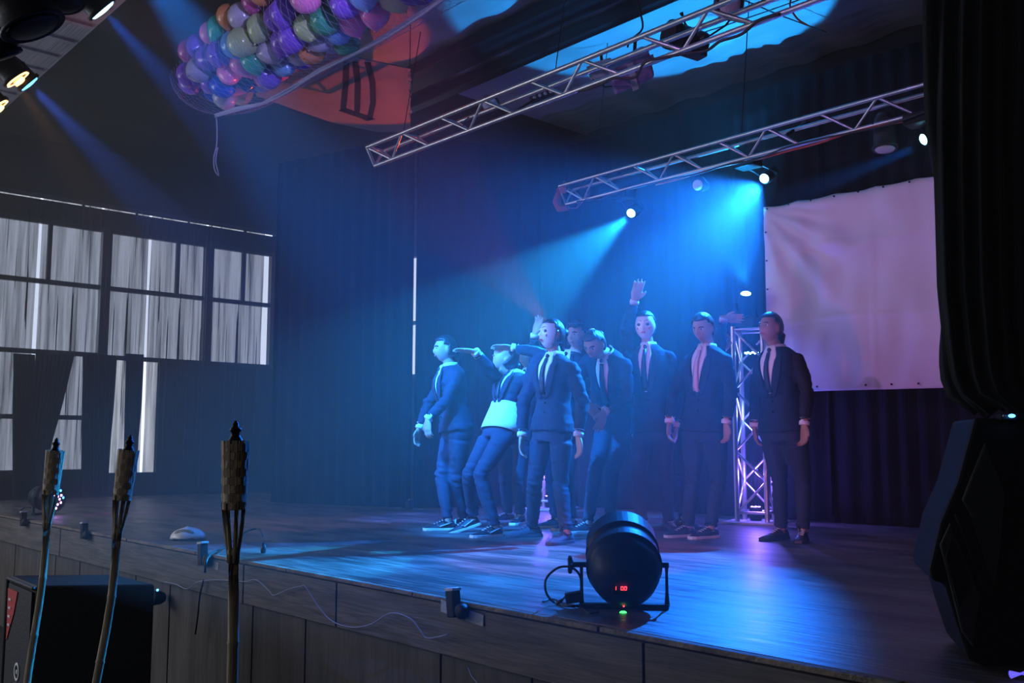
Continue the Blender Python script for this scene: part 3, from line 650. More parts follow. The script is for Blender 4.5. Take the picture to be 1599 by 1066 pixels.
# net bag: lower cord, mesh threads, tail
nt_ = thing('balloon_net', (-6.5, 3.5, 4.95), 'pale drawn net holding the balloons, with a dangling cord', 'net')
cordpts = [atZ(u, v, 4.86) for u, v in ((336, 182), (372, 172), (410, 162), (450, 143), (500, 112), (560, 82), (610, 55), (660, 22), (700, -6), (740, -30))]
cable('edge_cord', cordpts, .011, 'net', '', parent=nt_)
vs = []; 
mbn = MB(); random.seed(3)
def bag(x, a):                                         # bag surface point
    x = max(x, -8.74); t = max(0, min(1, (x+8.75)/.9)); s = math.sqrt(max(.02, 1-(1-t)**2)); return V((x, 3.80+.50*s*math.cos(a), 5.2+.38*s*math.sin(a)-.0))
for k in range(60):
    for sgn in (1, -1):
        pts = []
        for j in range(13):
            a = -PI*.95+j*PI*1.1/12; x = -8.72+k*.085+sgn*j*.07; pts.append(bag(x, a))
        mbn.tube(pts, .0009, 3, False)
o = mbn.build('netting', 'net', nt_); o['kind'] = 'stuff'
hem = MB(); L_ = []; R_ = []
for i, p in enumerate(cordpts): L_.append(p); R_.append(p+V((0, -.012, .022+.012*math.sin(i*2.2))))
hem.prism(L_+R_[::-1], (0, .004, .002)); hem.build('gathered_hem', 'net', nt_)
tl = [P(338, 184, 8.7), P(339, 205, 8.7), P(338, 228, 8.7), P(334, 246, 8.7), P(335, 264, 8.7), P(341, 274, 8.7), P(341, 270, 8.7), P(337, 252, 8.7), P(340, 230, 8.7)]
cable('tail_cord', tl, .006, 'net', '', parent=nt_)
for x_ in (-8.2, -6.4, -4.8): rod('hanging_wire', V((x_, 3.8, 5.55)), V((x_, 3.8, CEIL)), .004, 'black_metal', nt_)
# ------------------------------------------------------------------ people
def head_pt(dx, dy, dz, g=0.0, k=1.0):
    a, b, c = .075+g, .094+g, .110+g
    x, y, z = a*dx, b*dy, c*dz
    if dz < 0:
        x *= 1-.20*(-dz)**2.2; 
        if dy > 0: y *= 1-.10*(-dz)**2
        else: y *= 1-.35*(-dz)**1.5
    if dy > 0 and g < .02:
        X, Z = x, z
        y -= .010*math.exp(-(((abs(X)-.032)/.016)**2+((Z-.004)/.014)**2))*k
        y += .022*math.exp(-((X/.010)**2))*math.exp(-(((Z+.022)/.022)**2))*k
        y += .007*math.exp(-((X/.022)**2+((Z+.058)/.012)**2))*k+.006*math.exp(-((X/.02)**2+((Z+.095)/.014)**2))
        y += .004*math.exp(-((X/.05)**2+((Z-.024)/.01)**2))*k
    return x, y, z
def head_grid(c, ax, keep=None, g=0.0, n=44, m=32, k=1.0):
    rs = []; dirs = []
    for i in range(m+1):
        t = PI*i/m
        for j in range(n):
            p = 2*PI*j/n; d = (math.sin(t)*math.cos(p), math.sin(t)*math.sin(p), -math.cos(t)); dirs.append(d)
            q = head_pt(*d, g, k); rs.append(c+ax[0]*q[0]+ax[1]*q[1]+ax[2]*q[2])
    fs = []
    for i in range(m):
        for j in range(n):
            ids = (i*n+j, i*n+(j+1) % n, (i+1)*n+(j+1) % n, (i+1)*n+j)
            if keep:
                cx_ = [sum(dirs[q][w_] for q in ids)/4 for w_ in range(3)]
                if not keep(*cx_): continue
            fs.append(ids)
    mb = MB(); used = sorted({i for f in fs for i in f}); mp = {u: i for i, u in enumerate(used)}
    mb.v = [rs[i] for i in used]; mb.f = [tuple(mp[i] for i in f) for f in fs]; return mb
def finger(mb, base, d, curlv, L_, r, curl):
    pts = [base-d*.022, base]; p = base; dd = V(d)
    for k, fr in enumerate((.42, .32, .26)):
        ax = dd.cross(curlv)
        if ax.length > 1e-6: dd = Matrix.Rotation(curl*(.6 if k == 0 else 1), 3, ax.normalized()) @ dd
        p = p+dd*(L_*fr); pts.append(p)
    mb.tube(pts, [r, r, r*.97, r*.9, r*.7], 7)
    mb.ball(pts[-1], r*.72, n=7, m=5)
def hand(mb, wrist, d, pn, thumb, curl=.35, s=1.0, spread=.06):
    d = V(d).normalized(); pn = V(pn); pn = (pn-d*pn.dot(d)).normalized(); side = pn.cross(d).normalized()
    if side.dot(V(thumb)) < 0: side = -side
    rs = []
    for (h, a, b) in ((-.03, .026, .020), (0, .026, .019), (.02, .031, .018), (.055, .040, .016), (.085, .041, .014), (.093, .036, .010)):
        rs.append([wrist+d*(h*s)+side*(a*s*math.cos(t))+pn*(b*s*math.sin(t)) for t in [2*PI*j/12 for j in range(12)]])
    mb.rings(rs)
    for k, (o_, L_, r) in enumerate(((.030, .072, .0088), (.011, .080, .0090), (-.010, .075, .0088), (-.029, .058, .0080))):
        fd = (d+side*(spread*(1.5-k)*1.0)).normalized()
        finger(mb, wrist+d*(.086*s)+side*(o_*s), fd, pn, L_*s, r*s, curl)
    td = (d*.62+side*.72+pn*.22).normalized()
    finger(mb, wrist+d*(.030*s)+side*(.030*s), td, (d-side*.4), .064*s, .0105*s, .25)
def ik(a, c, l1, l2, hint):
    a, c, hint = V(a), V(c), V(hint); d = c-a; L_ = d.length
    if L_ > (l1+l2)*.995: k = L_/((l1+l2)*.995); l1 *= k; l2 *= k
    if L_ < abs(l1-l2)+.02: L_ = abs(l1-l2)+.02
    u = d.normalized(); x = (l1*l1-l2*l2+L_*L_)/(2*L_); h = math.sqrt(max(0, l1*l1-x*x)); m_ = a+u*x
    q = hint-m_; q = q-u*q.dot(u)
    if q.length < 1e-5: q = -FW-u*u.dot(-FW)
    return m_+q.normalized()*h
def oval(c, a, b, L_, F_, n=20, p=2.4):
    out = []
    for j in range(n):
        t = 2*PI*j/n; ct, st_ = math.cos(t), math.sin(t)
        out.append(c+L_*(a*math.copysign(abs(ct)**(2/p), ct))+F_*(b*math.copysign(abs(st_)**(2/p), st_)))
    return out
def lateral(F_): return UP.cross(F_).normalized()
def face_dir(deg, pitch=0):
    a = math.radians(deg); f = (-FW)*math.cos(a)+RT*math.sin(a); return (f*math.cos(math.radians(pitch))+UP*math.sin(math.radians(pitch))).normalized()
def dirpx(x, y, z): return (RT*x+UP*y-FW*z).normalized()      # image right, up, towards the viewer
def person(label, yaw, foot, head, hyaw, neck, pelvis, sh=None, wr=None, el=None, kn=None, hd=None, hroll=0, hpitch=0, dz=None, toes=None,
           mask=False, hair='bun', shoe='black', tie='tie_black', skin='skin', s=1.0, waist=0, heel=(0, 0), hp=None, curl=(.4, .4), shw=.155, blouse=False, jopen=1.0, orn=None, build=1.0, bend=1.012):
    """pixels are (u, v, extra depth); foot/wr/el/kn are (right, left) pairs of the person's own sides."""
    dz = dz or {}
    gr = [atZ(f[0], f[1]) for f in foot]; D = (dep(gr[0])+dep(gr[1]))/2
    base = (gr[0]+gr[1])/2; root = thing('person', (base.x, base.y, STZ), label, 'person', None)
    def J(q): return P(q[0], q[1], D+(q[2] if len(q) > 2 else 0))
    pel, nk, hc_ = J(pelvis), J(neck), J(head); F0 = face_dir(yaw); Lt = lateral(F0)
    if (hc_-nk).length > .172*s: nk = hc_+(nk-hc_).normalized()*.172*s
    up = (nk-pel).normalized(); Lt = (Lt-up*Lt.dot(up)).normalized(); Fr = Lt.cross(up).normalized(); T = (nk-pel).length
    # legs
    Lh = lateral(F0); hips = [pel-Lt*.088*s-up*.03, pel+Lt*.088*s-up*.03]; ank = []; knee = []
    toes = toes or (yaw-15, yaw+15)
    for i in (0, 1):
        td = face_dir(toes[i]); a = gr[i]+UP*(.085+heel[i]); ank.append(a)
        ll = (a-hips[i]).length*bend
        knee.append(ik(hips[i], a, ll*.51, ll*.49, J(kn[i]) if kn else (hips[i]+a)/2+F0*.3))
    shd = [nk-Lt*shw*s-up*.078, nk+Lt*shw*s-up*.078]
    if sh: shd = [J(sh[0]) if sh[0] else shd[0], J(sh[1]) if sh[1] else shd[1]]
    W = [J(q) for q in wr]; E = []
    for i in (0, 1):
        la = .525*s; dl = (W[i]-shd[i]).length
        if dl > la/1.16: la = dl*1.022
        E.append(ik(shd[i], W[i], la*.525, la*.475, J(el[i])))
    # ---- head frame
    Hf = face_dir(hyaw, hpitch); Hu = (UP-Hf*UP.dot(Hf)).normalized(); Hl = Hf.cross(Hu).normalized()
    if hroll:
        R_ = Matrix.Rotation(math.radians(hroll), 3, Hf); Hu = R_@Hu; Hl = R_@Hl
    hax = (Hl, Hf, Hu)
    # ---- body: one surface
    mb = head_grid(hc_, hax)
    for sg in (-1, 1): mb.ball(hc_+Hl*(sg*.074)-Hf*.004-Hu*.008, (.012, .020, .031), hax, 10, 6)
    mb.tube([hc_-Hf*.020-Hu*.05, hc_-Hf*.022-Hu*.085, nk+up*.0, nk-up*.06], [.052, .047, .052, .072], 14)
    mb.rings([oval(lerp(pel, nk, t)+Fr*fo, a*build, b*build, Lt, Fr) for t, a, b, fo in ((-.1, .10, .07, 0), (0, .14, .09, 0), (.4, .125, .085, 0), (.72, .145, .10, .01), (.9, .14, .08, 0), (1.0, .06, .055, 0))])
    for i in (0, 1):
        mb.tube([shd[i], lerp(shd[i], E[i], .5), E[i], lerp(E[i], W[i], .4), W[i]], [.048, .042, .036, .035, .024], 10)
        fd = (W[i]-E[i]).normalized()
        h_ = hd[i] if hd and hd[i] else (fd, None)
        hdir = V(h_[0]); pn = V(h_[1]) if h_[1] is not None else (Lt if i == 0 else -Lt); thumb = V(h_[2]) if len(h_) > 2 else Fr
        hand(mb, W[i], hdir, pn, thumb, curl[i], 1.08*s)
        mb.tube([hips[i], knee[i], ank[i], gr[i]+UP*(.04+heel[i])], [.075, .048, .036, .035], 10)
    body = put(remesh(mb, .0068, 1, .35), 'body', skin, root)
    # ---- face pieces
    def fp(x, z, off): 
        # point on the face surface at lateral x, height z
        zz = max(-.98, min(.98, z/.110)); sx = x/(.075*(1-.20*(-zz)**2.2 if zz < 0 else 1)); q = 1-zz*zz-sx*sx; q = math.sqrt(max(q, .02))
        y = head_pt(sx, q, zz)[1]; return hc_+Hl*x+Hf*(y+off)+Hu*z
    if mask:
        mk = head_grid(hc_, hax, lambda x, y, z: y > .20 and z < .62 and z > -.93, .010, 60, 44, .9)
        o = mk.build('mask', 'mask', root, True); q = o.modifiers.new('t', 'SOLIDIFY'); q.thickness = .004
        o['label'] = 'glossy white full face mask'
        for sg in (-1, 1):
            MB().ball(fp(sg*.031, .006, .012), (.022, .006, .014), hax, 14, 6).build('eye_opening', 'eye_dark', o, True)
            MB().ball(fp(sg*.044, -.026, .010), (.011, .004, .011), hax, 12, 6).build('painted_cheek', 'mask_red', o, True)
            MB().tube([fp(sg*.012, .030, .013), fp(sg*.026, .040, .013), fp(sg*.044, .036, .010)], .0022, 6).build('painted_brow', 'eye_dark', o, True)
        MB().ball(fp(0, -.060, .014), (.019, .006, .0085), hax, 12, 6).build('painted_lips', 'mask_red', o, True)
        MB().tube([fp(.06, .02, .004), hc_+Hl*.085+Hu*.02, hc_+Hl*.075-Hf*.05+Hu*.02], .003, 5).build('strap', 'eye_dark', o, True)
        MB().tube([fp(-.06, .02, .004), hc_-Hl*.085+Hu*.02, hc_-Hl*.075-Hf*.05+Hu*.02], .003, 5).build('strap', 'eye_dark', o, True)
    else:
        for sg in (-1, 1):
            e_ = MB().ball(fp(sg*.031, .004, .000), (.0135, .006, .0072), hax, 12, 6).build('eye', 'eye_white', root, True)
            MB().ball(fp(sg*.031, .004, .004), (.0068, .004, .0068), hax, 10, 6).build('iris', 'eye_dark', e_, True)
            MB().tube([fp(sg*.016, .020, .003), fp(sg*.031, .025, .003), fp(sg*.047, .019, .001)], .0042, 6).build('eyebrow', 'hair', root, True)
        MB().ball(fp(0, -.058, .000), (.021, .007, .0075), hax, 12, 6).build('lips', 'lips', root, True)
    # ---- hair
    hr = head_grid(hc_, hax, lambda x, y, z: not ((y > .30 and z < .56) or (y > -.12 and z < .30) or z < -.55), .016, 56, 40)
    ho = hr.build('hair', 'hair', root, True); q = ho.modifiers.new('t', 'SOLIDIFY'); q.thickness = .02; q.offset = -1
    sb = ho.modifiers.new('s', 'SMOOTH'); sb.iterations = 3
    if hair == 'bun':
        MB().ball(hc_-Hf*.112+Hu*.03, (.036, .032, .036), hax, 14, 10).build('hair_bun', 'hair', ho, True)
    elif hair == 'tail':
        MB().tube([hc_-Hf*.098+Hu*.0, hc_-Hf*.125-Hu*.03, hc_-Hf*.115-Hu*.09, hc_-Hf*.085-Hu*.15, hc_-Hf*.075-Hu*.20], [.022, .030, .030, .022, .008], 10).build('ponytail', 'hair', ho, True)
    elif hair == 'curly':
        cm_ = MB(); rnd = random.Random(5)
        for k in range(60):
            a = rnd.uniform(0, 2*PI); z = rnd.uniform(-.75, .9); rad = math.sqrt(1-z*z); x_, y_ = rad*math.cos(a), rad*math.sin(a)
            if y_ > .45 and z < .6: continue
            c_ = hc_+Hl*(x_*.095)+Hf*(y_*.105)+Hu*(z*.125); cm_.ball(c_, rnd.uniform(.016, .028), n=7, m=5)
        o = cm_.build('curls', 'hair', ho, True); o['kind'] = 'stuff'
    if orn: 
        MB().ball(hc_+Hl*.02+Hu*.10-Hf*.06, (.03, .02, .012), hax, 8, 6).build('hair_clip', 'glow_cyan' if False else 'shirt', ho, True)
    # ---- shirt: collar, cuffs, chest
    def tor(t, ang, g, fo=0):
        tt = [(-.24, .178, .125), (0, .170, .122), (.38, .142, .108), (.72, .168, .124), (.90, .165, .103), (1.0, .095, .078), (1.06, .07, .068)]
        for i in range(len(tt)-1):
            if t <= tt[i+1][0] or i == len(tt)-2:
                k = (t-tt[i][0])/(tt[i+1][0]-tt[i][0]); k = max(0, min(1, k)); a = lerp(tt[i][1], tt[i+1][1], k); b = lerp(tt[i][2], tt[i+1][2], k); break
        c = math.cos(ang); s_ = math.sin(ang)
        return lerp(pel, nk, t)+Lt*((a*build+g)*math.copysign(abs(s_)**(.83), s_))+Fr*((b*build+g+(.012 if .5 < t < .85 else 0)+fo)*math.copysign(abs(c)**.83, c))
    def patch(name, m, t0, t1, fn, g, parent, th=.004, n=8, rows=12, label=None, closed=False):
        vs = []; fs = []
        for r in range(rows+1):
            t = lerp(t0, t1, r/rows); a0, a1 = fn(r/rows)
            for i in range(n+1): vs.append(tor(t, lerp(a0, a1, i/n), g))
        for r in range(rows):
            for i in range(n):
                a = r*(n+1)+i; fs.append((a, a+1, a+n+2, a+n+1))
        o = MB().add(vs, fs).build(name, m, parent, True); q = o.modifiers.new('t', 'SOLIDIFY'); q.thickness = th; q.offset = 1
        if label: o['label'] = label
        return o
    shirt = patch('shirt', 'shirt', .43, 1.05, lambda k: (-.03-.30*k*jopen, .03+.30*k*jopen), .006, root)
    # collar: two wings round the neck
    for sg in (-1, 1):
        nkc = nk+up*.012; vs = []
        for k in range(7):
            a = sg*lerp(.10, 2.9, k/6); dr = Lt*math.sin(a)+Fr*math.cos(a); w_ = .026+.022*(k == 0)+.010*(k == 1)
            vs.append(nkc+dr*.064+up*.028-up*.022*math.cos(a)*0); vs.append(nkc+dr*(.074+.012*(k < 2))+up*.024-up*w_)
        o = MB().add(vs, [(2*k, 2*k+1, 2*k+3, 2*k+2) for k in range(6)]).build('collar', 'shirt', shirt, True); q = o.modifiers.new('t', 'SOLIDIFY'); q.thickness = .006
    tk = MB(); f0 = tor(.99, 0, .018)
    tk.ball(f0, (.016, .013, .018), (Lt, Fr, up), 10, 6)
    rs = []
    for k in range(9):
        t = lerp(.96, .44, k/8); wd = lerp(.015, .030, k/8); c = tor(t, 0, .020); rs.append([c-Lt*wd, c-Lt*wd*.3+Fr*.006, c+Lt*wd*.3+Fr*.006, c+Lt*wd, c-Fr*.002])
    tk.rings(rs); o = tk.build('necktie', tie, root, True)
    if tie != 'tie_black': o['label'] = 'pale pink necktie'
    # ---- jacket
    jm = MB()
    rr_ = [(-.06, .182, .132), (.0, .178, .130), (.17, .154, .116), (.38, .134, .104), (.58, .150, .114), (.74, .166, .122), (.86, .166, .110), (.94, .140, .092), (1.0, .095, .078), (1.03, .074, .070)]
    if blouse: rr_ = [(.30, .142, .110)]+rr_[3:]
    jm.rings([oval(lerp(pel, nk, t)+Fr*(.012 if .5 < t < .85 else 0), a*build, b*build, Lt, Fr, 24) for t, a, b in rr_])
    for i in (0, 1):
        cut = lerp(E[i], W[i], .86)
        sp = shd[i]-up*.006+(E[i]-shd[i]).normalized()*.012
        jm.tube([nk-up*.055+Lt*(-.03 if i == 0 else .03), lerp(nk-up*.055, sp, .55)-up*.004, sp], [.052, .056, .058], 14); jm.ball(sp, .058, n=14, m=10); jm.ball(lerp(sp, E[i], .14), .060, n=14, m=10)
        jm.tube([sp, lerp(sp, E[i], .35), lerp(sp, E[i], .8), E[i], lerp(E[i], W[i], .3), lerp(E[i], W[i], .65), cut],
                [.060, .059, .052, .051, .050, .045, .040], 14)
    me = remesh(jm, .0105, 3, .6)
    nrm = [v_.normal.copy() for v_ in me.vertices]
    for vtx, vn in zip(me.vertices, nrm):
        c = vtx.co.copy(); wgt = .35
        for i in (0, 1): wgt = max(wgt, math.exp(-((c-E[i]).length/.09)**2), .25*math.exp(-((c-shd[i]).length/.08)**2))
        wgt = max(wgt, .8*math.exp(-((c-lerp(pel, nk, .38)).length/.12)**2))
        q = c-pel; vtx.co = c+vn*(.018*wgt*noise.noise(V((q.x*14, q.y*14, q.z*34+q.x*9)))+.006*noise.noise(c*9))
    jk = put(me, 'jacket', 'suit', root)
    top_a = .31*jopen
    for sg in (-1, 1):     # lapels along the V
        patch('lapel', 'suit', .38, .99, lambda k, sg=sg: (sg*(.04+top_a*k), sg*(.04+top_a*k+.32*math.sin(PI*min(1, k*.9+.08))**.7)), .012, jk, .006, 5, 12)
    if not blouse:
        for t in (.33, .2): MB().ball(tor(t, .06, .010), .008, n=8, m=5).build('button', 'black_plastic', jk, True)
        MB().prism([tor(.70, 1.0, .012), tor(.70, 1.28, .012), tor(.725, 1.28, .012), tor(.725, 1.0, .012)], Fr*.004).build('pocket_edge', 'suit', jk)
    else:
        # bare shirt band between the ridden-up jacket and the waistband
        patch('shirt_hem', 'shirt', -.08, .42, lambda k: (-2.2, 2.2), .004, shirt, .004, 20, 6)
    for i in (0, 1):
        d = (W[i]-E[i]).normalized(); a0 = lerp(E[i], W[i], .82)
        MB().tube([a0, lerp(a0, W[i]+d*.004, .5), W[i]+d*.006], [.040, .039, .038], 14).build('shirt_cuff', 'shirt', root, True)
    # ---- trousers
    tm = MB()
    tm.rings([oval(pel+up*h+Fr*fo, a*build, b*build, Lt, Fr, 20) for h, a, b, fo in ((.13, .128, .098, 0), (.06, .146, .108, 0), (-.01, .163, .118, -.006), (-.07, .165, .116, -.008), (-.11, .145, .10, 0))])
    for i in (0, 1):
        a2 = ank[i]+(knee[i]-ank[i]).normalized()*.005
        tm.tube([hips[i]+up*.02, lerp(hips[i], knee[i], .22), lerp(hips[i], knee[i], .6), knee[i], lerp(knee[i], a2, .3), lerp(knee[i], a2, .7), a2],
                [.088, .089*build, .072*build, .059, .059, .050, .047], 14)
    me = remesh(tm, .0105, 3, .6)
    nrm = [v_.normal.copy() for v_ in me.vertices]
    for vtx, vn in zip(me.vertices, nrm):
        c = vtx.co.copy(); wgt = .18
        for i in (0, 1): wgt = max(wgt, 1.0*math.exp(-((c-knee[i]).length/.10)**2), .9*math.exp(-((c-ank[i]).length/.14)**2), .4*math.exp(-((c-hips[i]).length/.12)**2))
        q = c-pel; vtx.co = c+vn*(.020*wgt*noise.noise(V((q.x*10, q.y*10, q.z*48+q.x*12))))
    put(me, 'trousers', 'trouser', root)
    # ---- shoes
    for i in (0, 1):
        td = face_dir(toes[i]); h = heel[i]; sd = UP.cross(td).normalized(); g = gr[i]
        pit = math.atan2(h, .17); tdp = (td*math.cos(pit)-UP*math.sin(pit)).normalized(); upp = sd.cross(tdp) if sd.cross(tdp).z > 0 else -sd.cross(tdp)
        o_ = g+UP*h-td*.055*math.cos(pit)
        rs = []; so = []
        for (x, w_, ht, b0) in ((-.012, .022, .045, .022), (0, .033, .075, .02), (.045, .038, .088, .018), (.10, .040, .078, .018), (.15, .043, .055, .018), (.20, .046, .044, .018), (.24, .040, .034, .018), (.262, .022, .026, .018)):
            c = o_+tdp*x*s
            rs.append([c+sd*(w_*math.cos(t))+upp*(b0+max(0, math.sin(t))*(ht-b0)) for t in [2*PI*j/12 for j in range(12)]])
        for (x, w_) in ((-.02, .024), (0, .037), (.05, .041), (.10, .040), (.15, .044), (.20, .050), (.24, .045), (.268, .026)):
            c = o_+tdp*x*s; so.append([c-sd*w_+upp*.001, c+sd*w_+upp*.001, c+sd*w_+upp*.024, c-sd*w_+upp*.024])
        sm = {'black': 'shoe_black', 'sport': 'shoe_black', 'suede': 'shoe_suede', 'orange': 'shoe_black', 'dark': 'shoe_black'}[shoe]
        sh_ = MB().rings(rs).build('shoe', sm, root, True)
        MB().rings(so).build('sole', {'black': 'sole_white', 'sport': 'sole_white', 'suede': 'shoe_suede', 'orange': 'sole_orange', 'dark': 'shoe_black'}[shoe], sh_, bevel=.004)
        MB().tube([g+UP*(h+.06), g+UP*(h+.12)], [.042, .040], 12).build('sock', 'shoe_black', sh_, True)
        for k in range(4):
            c = o_+tdp*(.10+.022*k)+upp*(.083-.009*k); MB().tube([c-sd*.022, c+upp*.003, c+sd*.022], .0035, 5).build('lace', 'sole_white' if shoe != 'suede' else 'shoe_suede', sh_, True)
        if shoe == 'sport':   # pale hooked stroke on the outer side and a heel tab
            for sg in (-1, 1):
                MB().tube([o_+tdp*.145+sd*(sg*.043)+upp*.052, o_+tdp*.125+sd*(sg*.044)+upp*.036, o_+tdp*.05+sd*(sg*.043)+upp*.062, o_+tdp*.02+sd*(sg*.040)+upp*.07], [.003, .0065, .0035, .001], 6).build('side_stroke', 'sole_white', sh_, True)
            MB().box(o_-tdp*.008+upp*.07, (.014, .03, .035), (tdp, sd, upp)).build('heel_tab', 'sole_white', sh_, bevel=.004)
    if False: pass
    bl = [(E[0]-shd[0]).length, (W[0]-E[0]).length, (E[1]-shd[1]).length, (W[1]-E[1]).length, (knee[0]-hips[0]).length, (ank[0]-knee[0]).length, (knee[1]-hips[1]).length, (ank[1]-knee[1]).length]
    print(label[:40], 'D%.2f T%.2f neck-head %.2f ' % (D, T, (hc_-nk).length), ' '.join('%.2f' % b for b in bl), 'H %.2f' % (hc_.z+.11-STZ))
    return root
down = dirpx(0, -1, .15)
# leftmost: profile to the left
person('person in dark suit leftmost in the group, bare face in profile looking left', -68, ((699, 828), (724, 824)), (695, 545, 0), -72, (706, 581, .02), (713, 668, 0),
       wr=((655, 668, .12), (668, 654, -.26)), el=((668, 625, .2), (762, 628, -.22)), kn=((690, 745, -.02), (718, 745, 0)), hair='tail', shoe='sport', tie='tie_black', s=.97,
       hd=((dirpx(-.25, -1, .1), dirpx(.8, 0, .5), dirpx(-1, -.3, 0)), (dirpx(.02, -1, .1), dirpx(.6, 0, -.7), dirpx(-1, 0, 0))), toes=(-80, -72), build=1.12, bend=1.02)
# leaning back
person('person in dark suit bending backwards, white shirt showing above the waistband', -50, ((738, 830), (772, 838)), (789, 560, .10), -75, (808, 588, .12), (783, 668, 0), hpitch=48,
       wr=((742, 549, -.15), (800, 543, .05)), el=((782, 590, -.25), (845, 560, .0)), kn=((709, 738, -.12), (760, 742, -.18)), hair='bun', shoe='sport', blouse=True,
       hd=((dirpx(-1, .12, .1), dirpx(0, -1, .2), dirpx(0, .6, .6)), (dirpx(-1, .1, .1), dirpx(0, -1, .3), dirpx(0, 0, 1))), toes=(-75, -55), heel=(.05, 0), curl=(.15, .2), jopen=.9, bend=1.10)
# masked in front
person('person wearing white mask in front of the group, turned left with open jacket', -42, ((832, 838), (884, 848)), (862, 522, 0), -58, (868, 560, .03), (862, 668, 0), hpitch=8,
       wr=((815, 680, .06), (903, 680, -.18)), el=((824, 622, .1), (914, 625, -.14)), kn=((826, 760, -.1), (878, 757, -.12)), mask=True, hair='bun', shoe='suede', s=1.02, toes=(-75, -38),
       hd=((dirpx(-.05, -1, .1), dirpx(.8, 0, .3), dirpx(0, 0, 1)), (dirpx(.1, -1, .1), dirpx(-.8, 0, .3), dirpx(0, 0, 1))), jopen=1.1, bend=1.03)
# curly haired behind the masked one, hand raised
person('person with curly hair behind the front masked dancer, one hand raised over it', -40, ((868, 824), (892, 827)), (900, 524, .0), -35, (893, 562, .03), (880, 672, 0),
       wr=((835, 522, -.15), (905, 660, .05)), el=((822, 568, -.1), (912, 620, .1)), hair='curly', shoe='orange', s=.98, toes=(-70, -50),
       hd=((dirpx(.35, 1, .0), dirpx(-.5, 0, .8), dirpx(1, .2, 0)), None), curl=(.35, .4))
# hidden between
person('person mostly hidden between the backbending and the masked dancers, hand out front', -30, ((793, 815), (812, 818)), (824, 556, .05), -40, (828, 592, .05), (806, 680, 0),
       wr=((838, 592, -.42), (850, 650, 0)), el=((836, 632, -.25), (856, 625, .05)), hair='bun', shoe='black', s=.93, toes=(-60, -20),
       hd=((dirpx(-.9, .35, .3), dirpx(0, -.6, .8), dirpx(.3, 1, 0)), None), curl=(.3, .4))
# stooping
person('person stooping forward with lowered face and both hands before the hips', -32, ((918, 832), (952, 829)), (928, 538, -.40), -38, (955, 558, -.20), (962, 660, .18), hpitch=-32,
       wr=((917, 630, -.30), (944, 642, -.36)), el=((900, 600, -.12), (992, 620, -.22)), kn=((925, 748, -.12), (934, 746, -.12)), hair='bun', shoe='black', s=1.0, toes=(-60, -45),
       hd=((dirpx(.75, -.9, .3), dirpx(0, -.3, -1), dirpx(.6, .6, 0)), (dirpx(-.35, -1, .2), dirpx(-.5, -.1, -.8), dirpx(-1, 0, 0))), curl=(.2, .15), orn=True, bend=1.03)
# masked tall with raised arm
person('tall person wearing white mask with one arm raised high, behind the group', -26, ((1002, 832), (1045, 830)), (1008, 508, 0), -20, (1014, 550, .03), (1018, 668, 0), hpitch=-4,
       wr=((991, 470, -.05), (1055, 665, .05)), el=((966, 508, .0), (1062, 612, .05)), mask=True, hair='bun', shoe='dark', s=1.06, toes=(-40, 10),
       hd=((dirpx(.25, 1, .0), dirpx(0, 0, 1), dirpx(1, .2, 0)), None), curl=(.12, .4))
# woman behind, arm out right
person('person almost hidden behind another, one open hand reaching right over the tower', 55, ((1042, 822), (1066, 824)), (1124, 533, .06), 60, (1113, 570, .05), (1078, 672, .0),
       wr=((1090, 660, .05), (1130, 497, -.05)), el=((1085, 620, .1), (1118, 560, -.1)), hair='bun', shoe='dark', s=.98, toes=(10, 40),
       hd=(None, (dirpx(1, -.02, .1), dirpx(0, -.4, 1), dirpx(.1, 1, 0))), curl=(.4, .12))
# woman looking down
person('person with lowered eyes and pale tie standing just left of the lit tower', -42, ((1074, 838), (1110, 840)), (1098, 512, -.04), -42, (1107, 552, .02), (1100, 668, 0), hpitch=-16,
       wr=((1045, 659, .12), (1134, 660, -.20)), el=((1054, 606, .16), (1144, 610, -.2)), kn=((1084, 755, -.05), (1114, 757, -.05)), hair='bun', shoe='black', tie='tie_pale', skin='skin_dark', s=1.0, toes=(-62, -58),
       hd=((dirpx(-.1, -1, .1), dirpx(.8, 0, .3), dirpx(0, 0, 1)), (dirpx(.02, -1, .1), dirpx(-.8, 0, .3), dirpx(0, 0, 1))), build=1.1, curl=(.5, .5))
# rightmost
person('rightmost person in dark suit before the white sheet, face turned up and left', -50, ((1220, 842), (1254, 845)), (1203, 512, 0), -58, (1216, 554, .03), (1222, 668, 0), hpitch=8,
       wr=((1178, 666, .12), (1256, 662, -.24)), el=((1182, 612, .16), (1262, 610, -.22)), kn=((1222, 755, -.05), (1252, 757, -.05)), hair='tail', shoe='dark', tie='tie_black', skin='skin_dark', s=1.03, toes=(-55, -25),
       hd=((dirpx(.1, -1, .1), dirpx(.8, 0, .3), dirpx(0, 0, 1)), (dirpx(-.05, -1, .1), dirpx(-.8, 0, .3), dirpx(-.3, 0, 1))), build=1.1, curl=(.5, .45), jopen=1.2)
# ------------------------------------------------------------------ things on the stage
fm = thing('fallen_mask', atZ(293, 844), 'pale face mask lying on the stage floor near its edge', 'mask')
c = atZ(293, 842)+UP*.02; axm = (RT, -FW*.25+UP*.97, FW*.97+UP*.25)
mk = head_grid(c-UP*.01, (RT*1.7, UP*.85, FW*1.2), lambda x, y, z: y > .05, .0, 40, 30, .7)
o = mk.build('mask_shell', 'mask', fm, True); o.modifiers.new('t', 'SOLIDIFY').thickness = .004
MB().ball(c+UP*.035-FW*.08, (.075, .02, .028), (RT, -FW, UP), 14, 6).build('brown_lining', 'red_paint' if False else 'bamboo', fm, True)
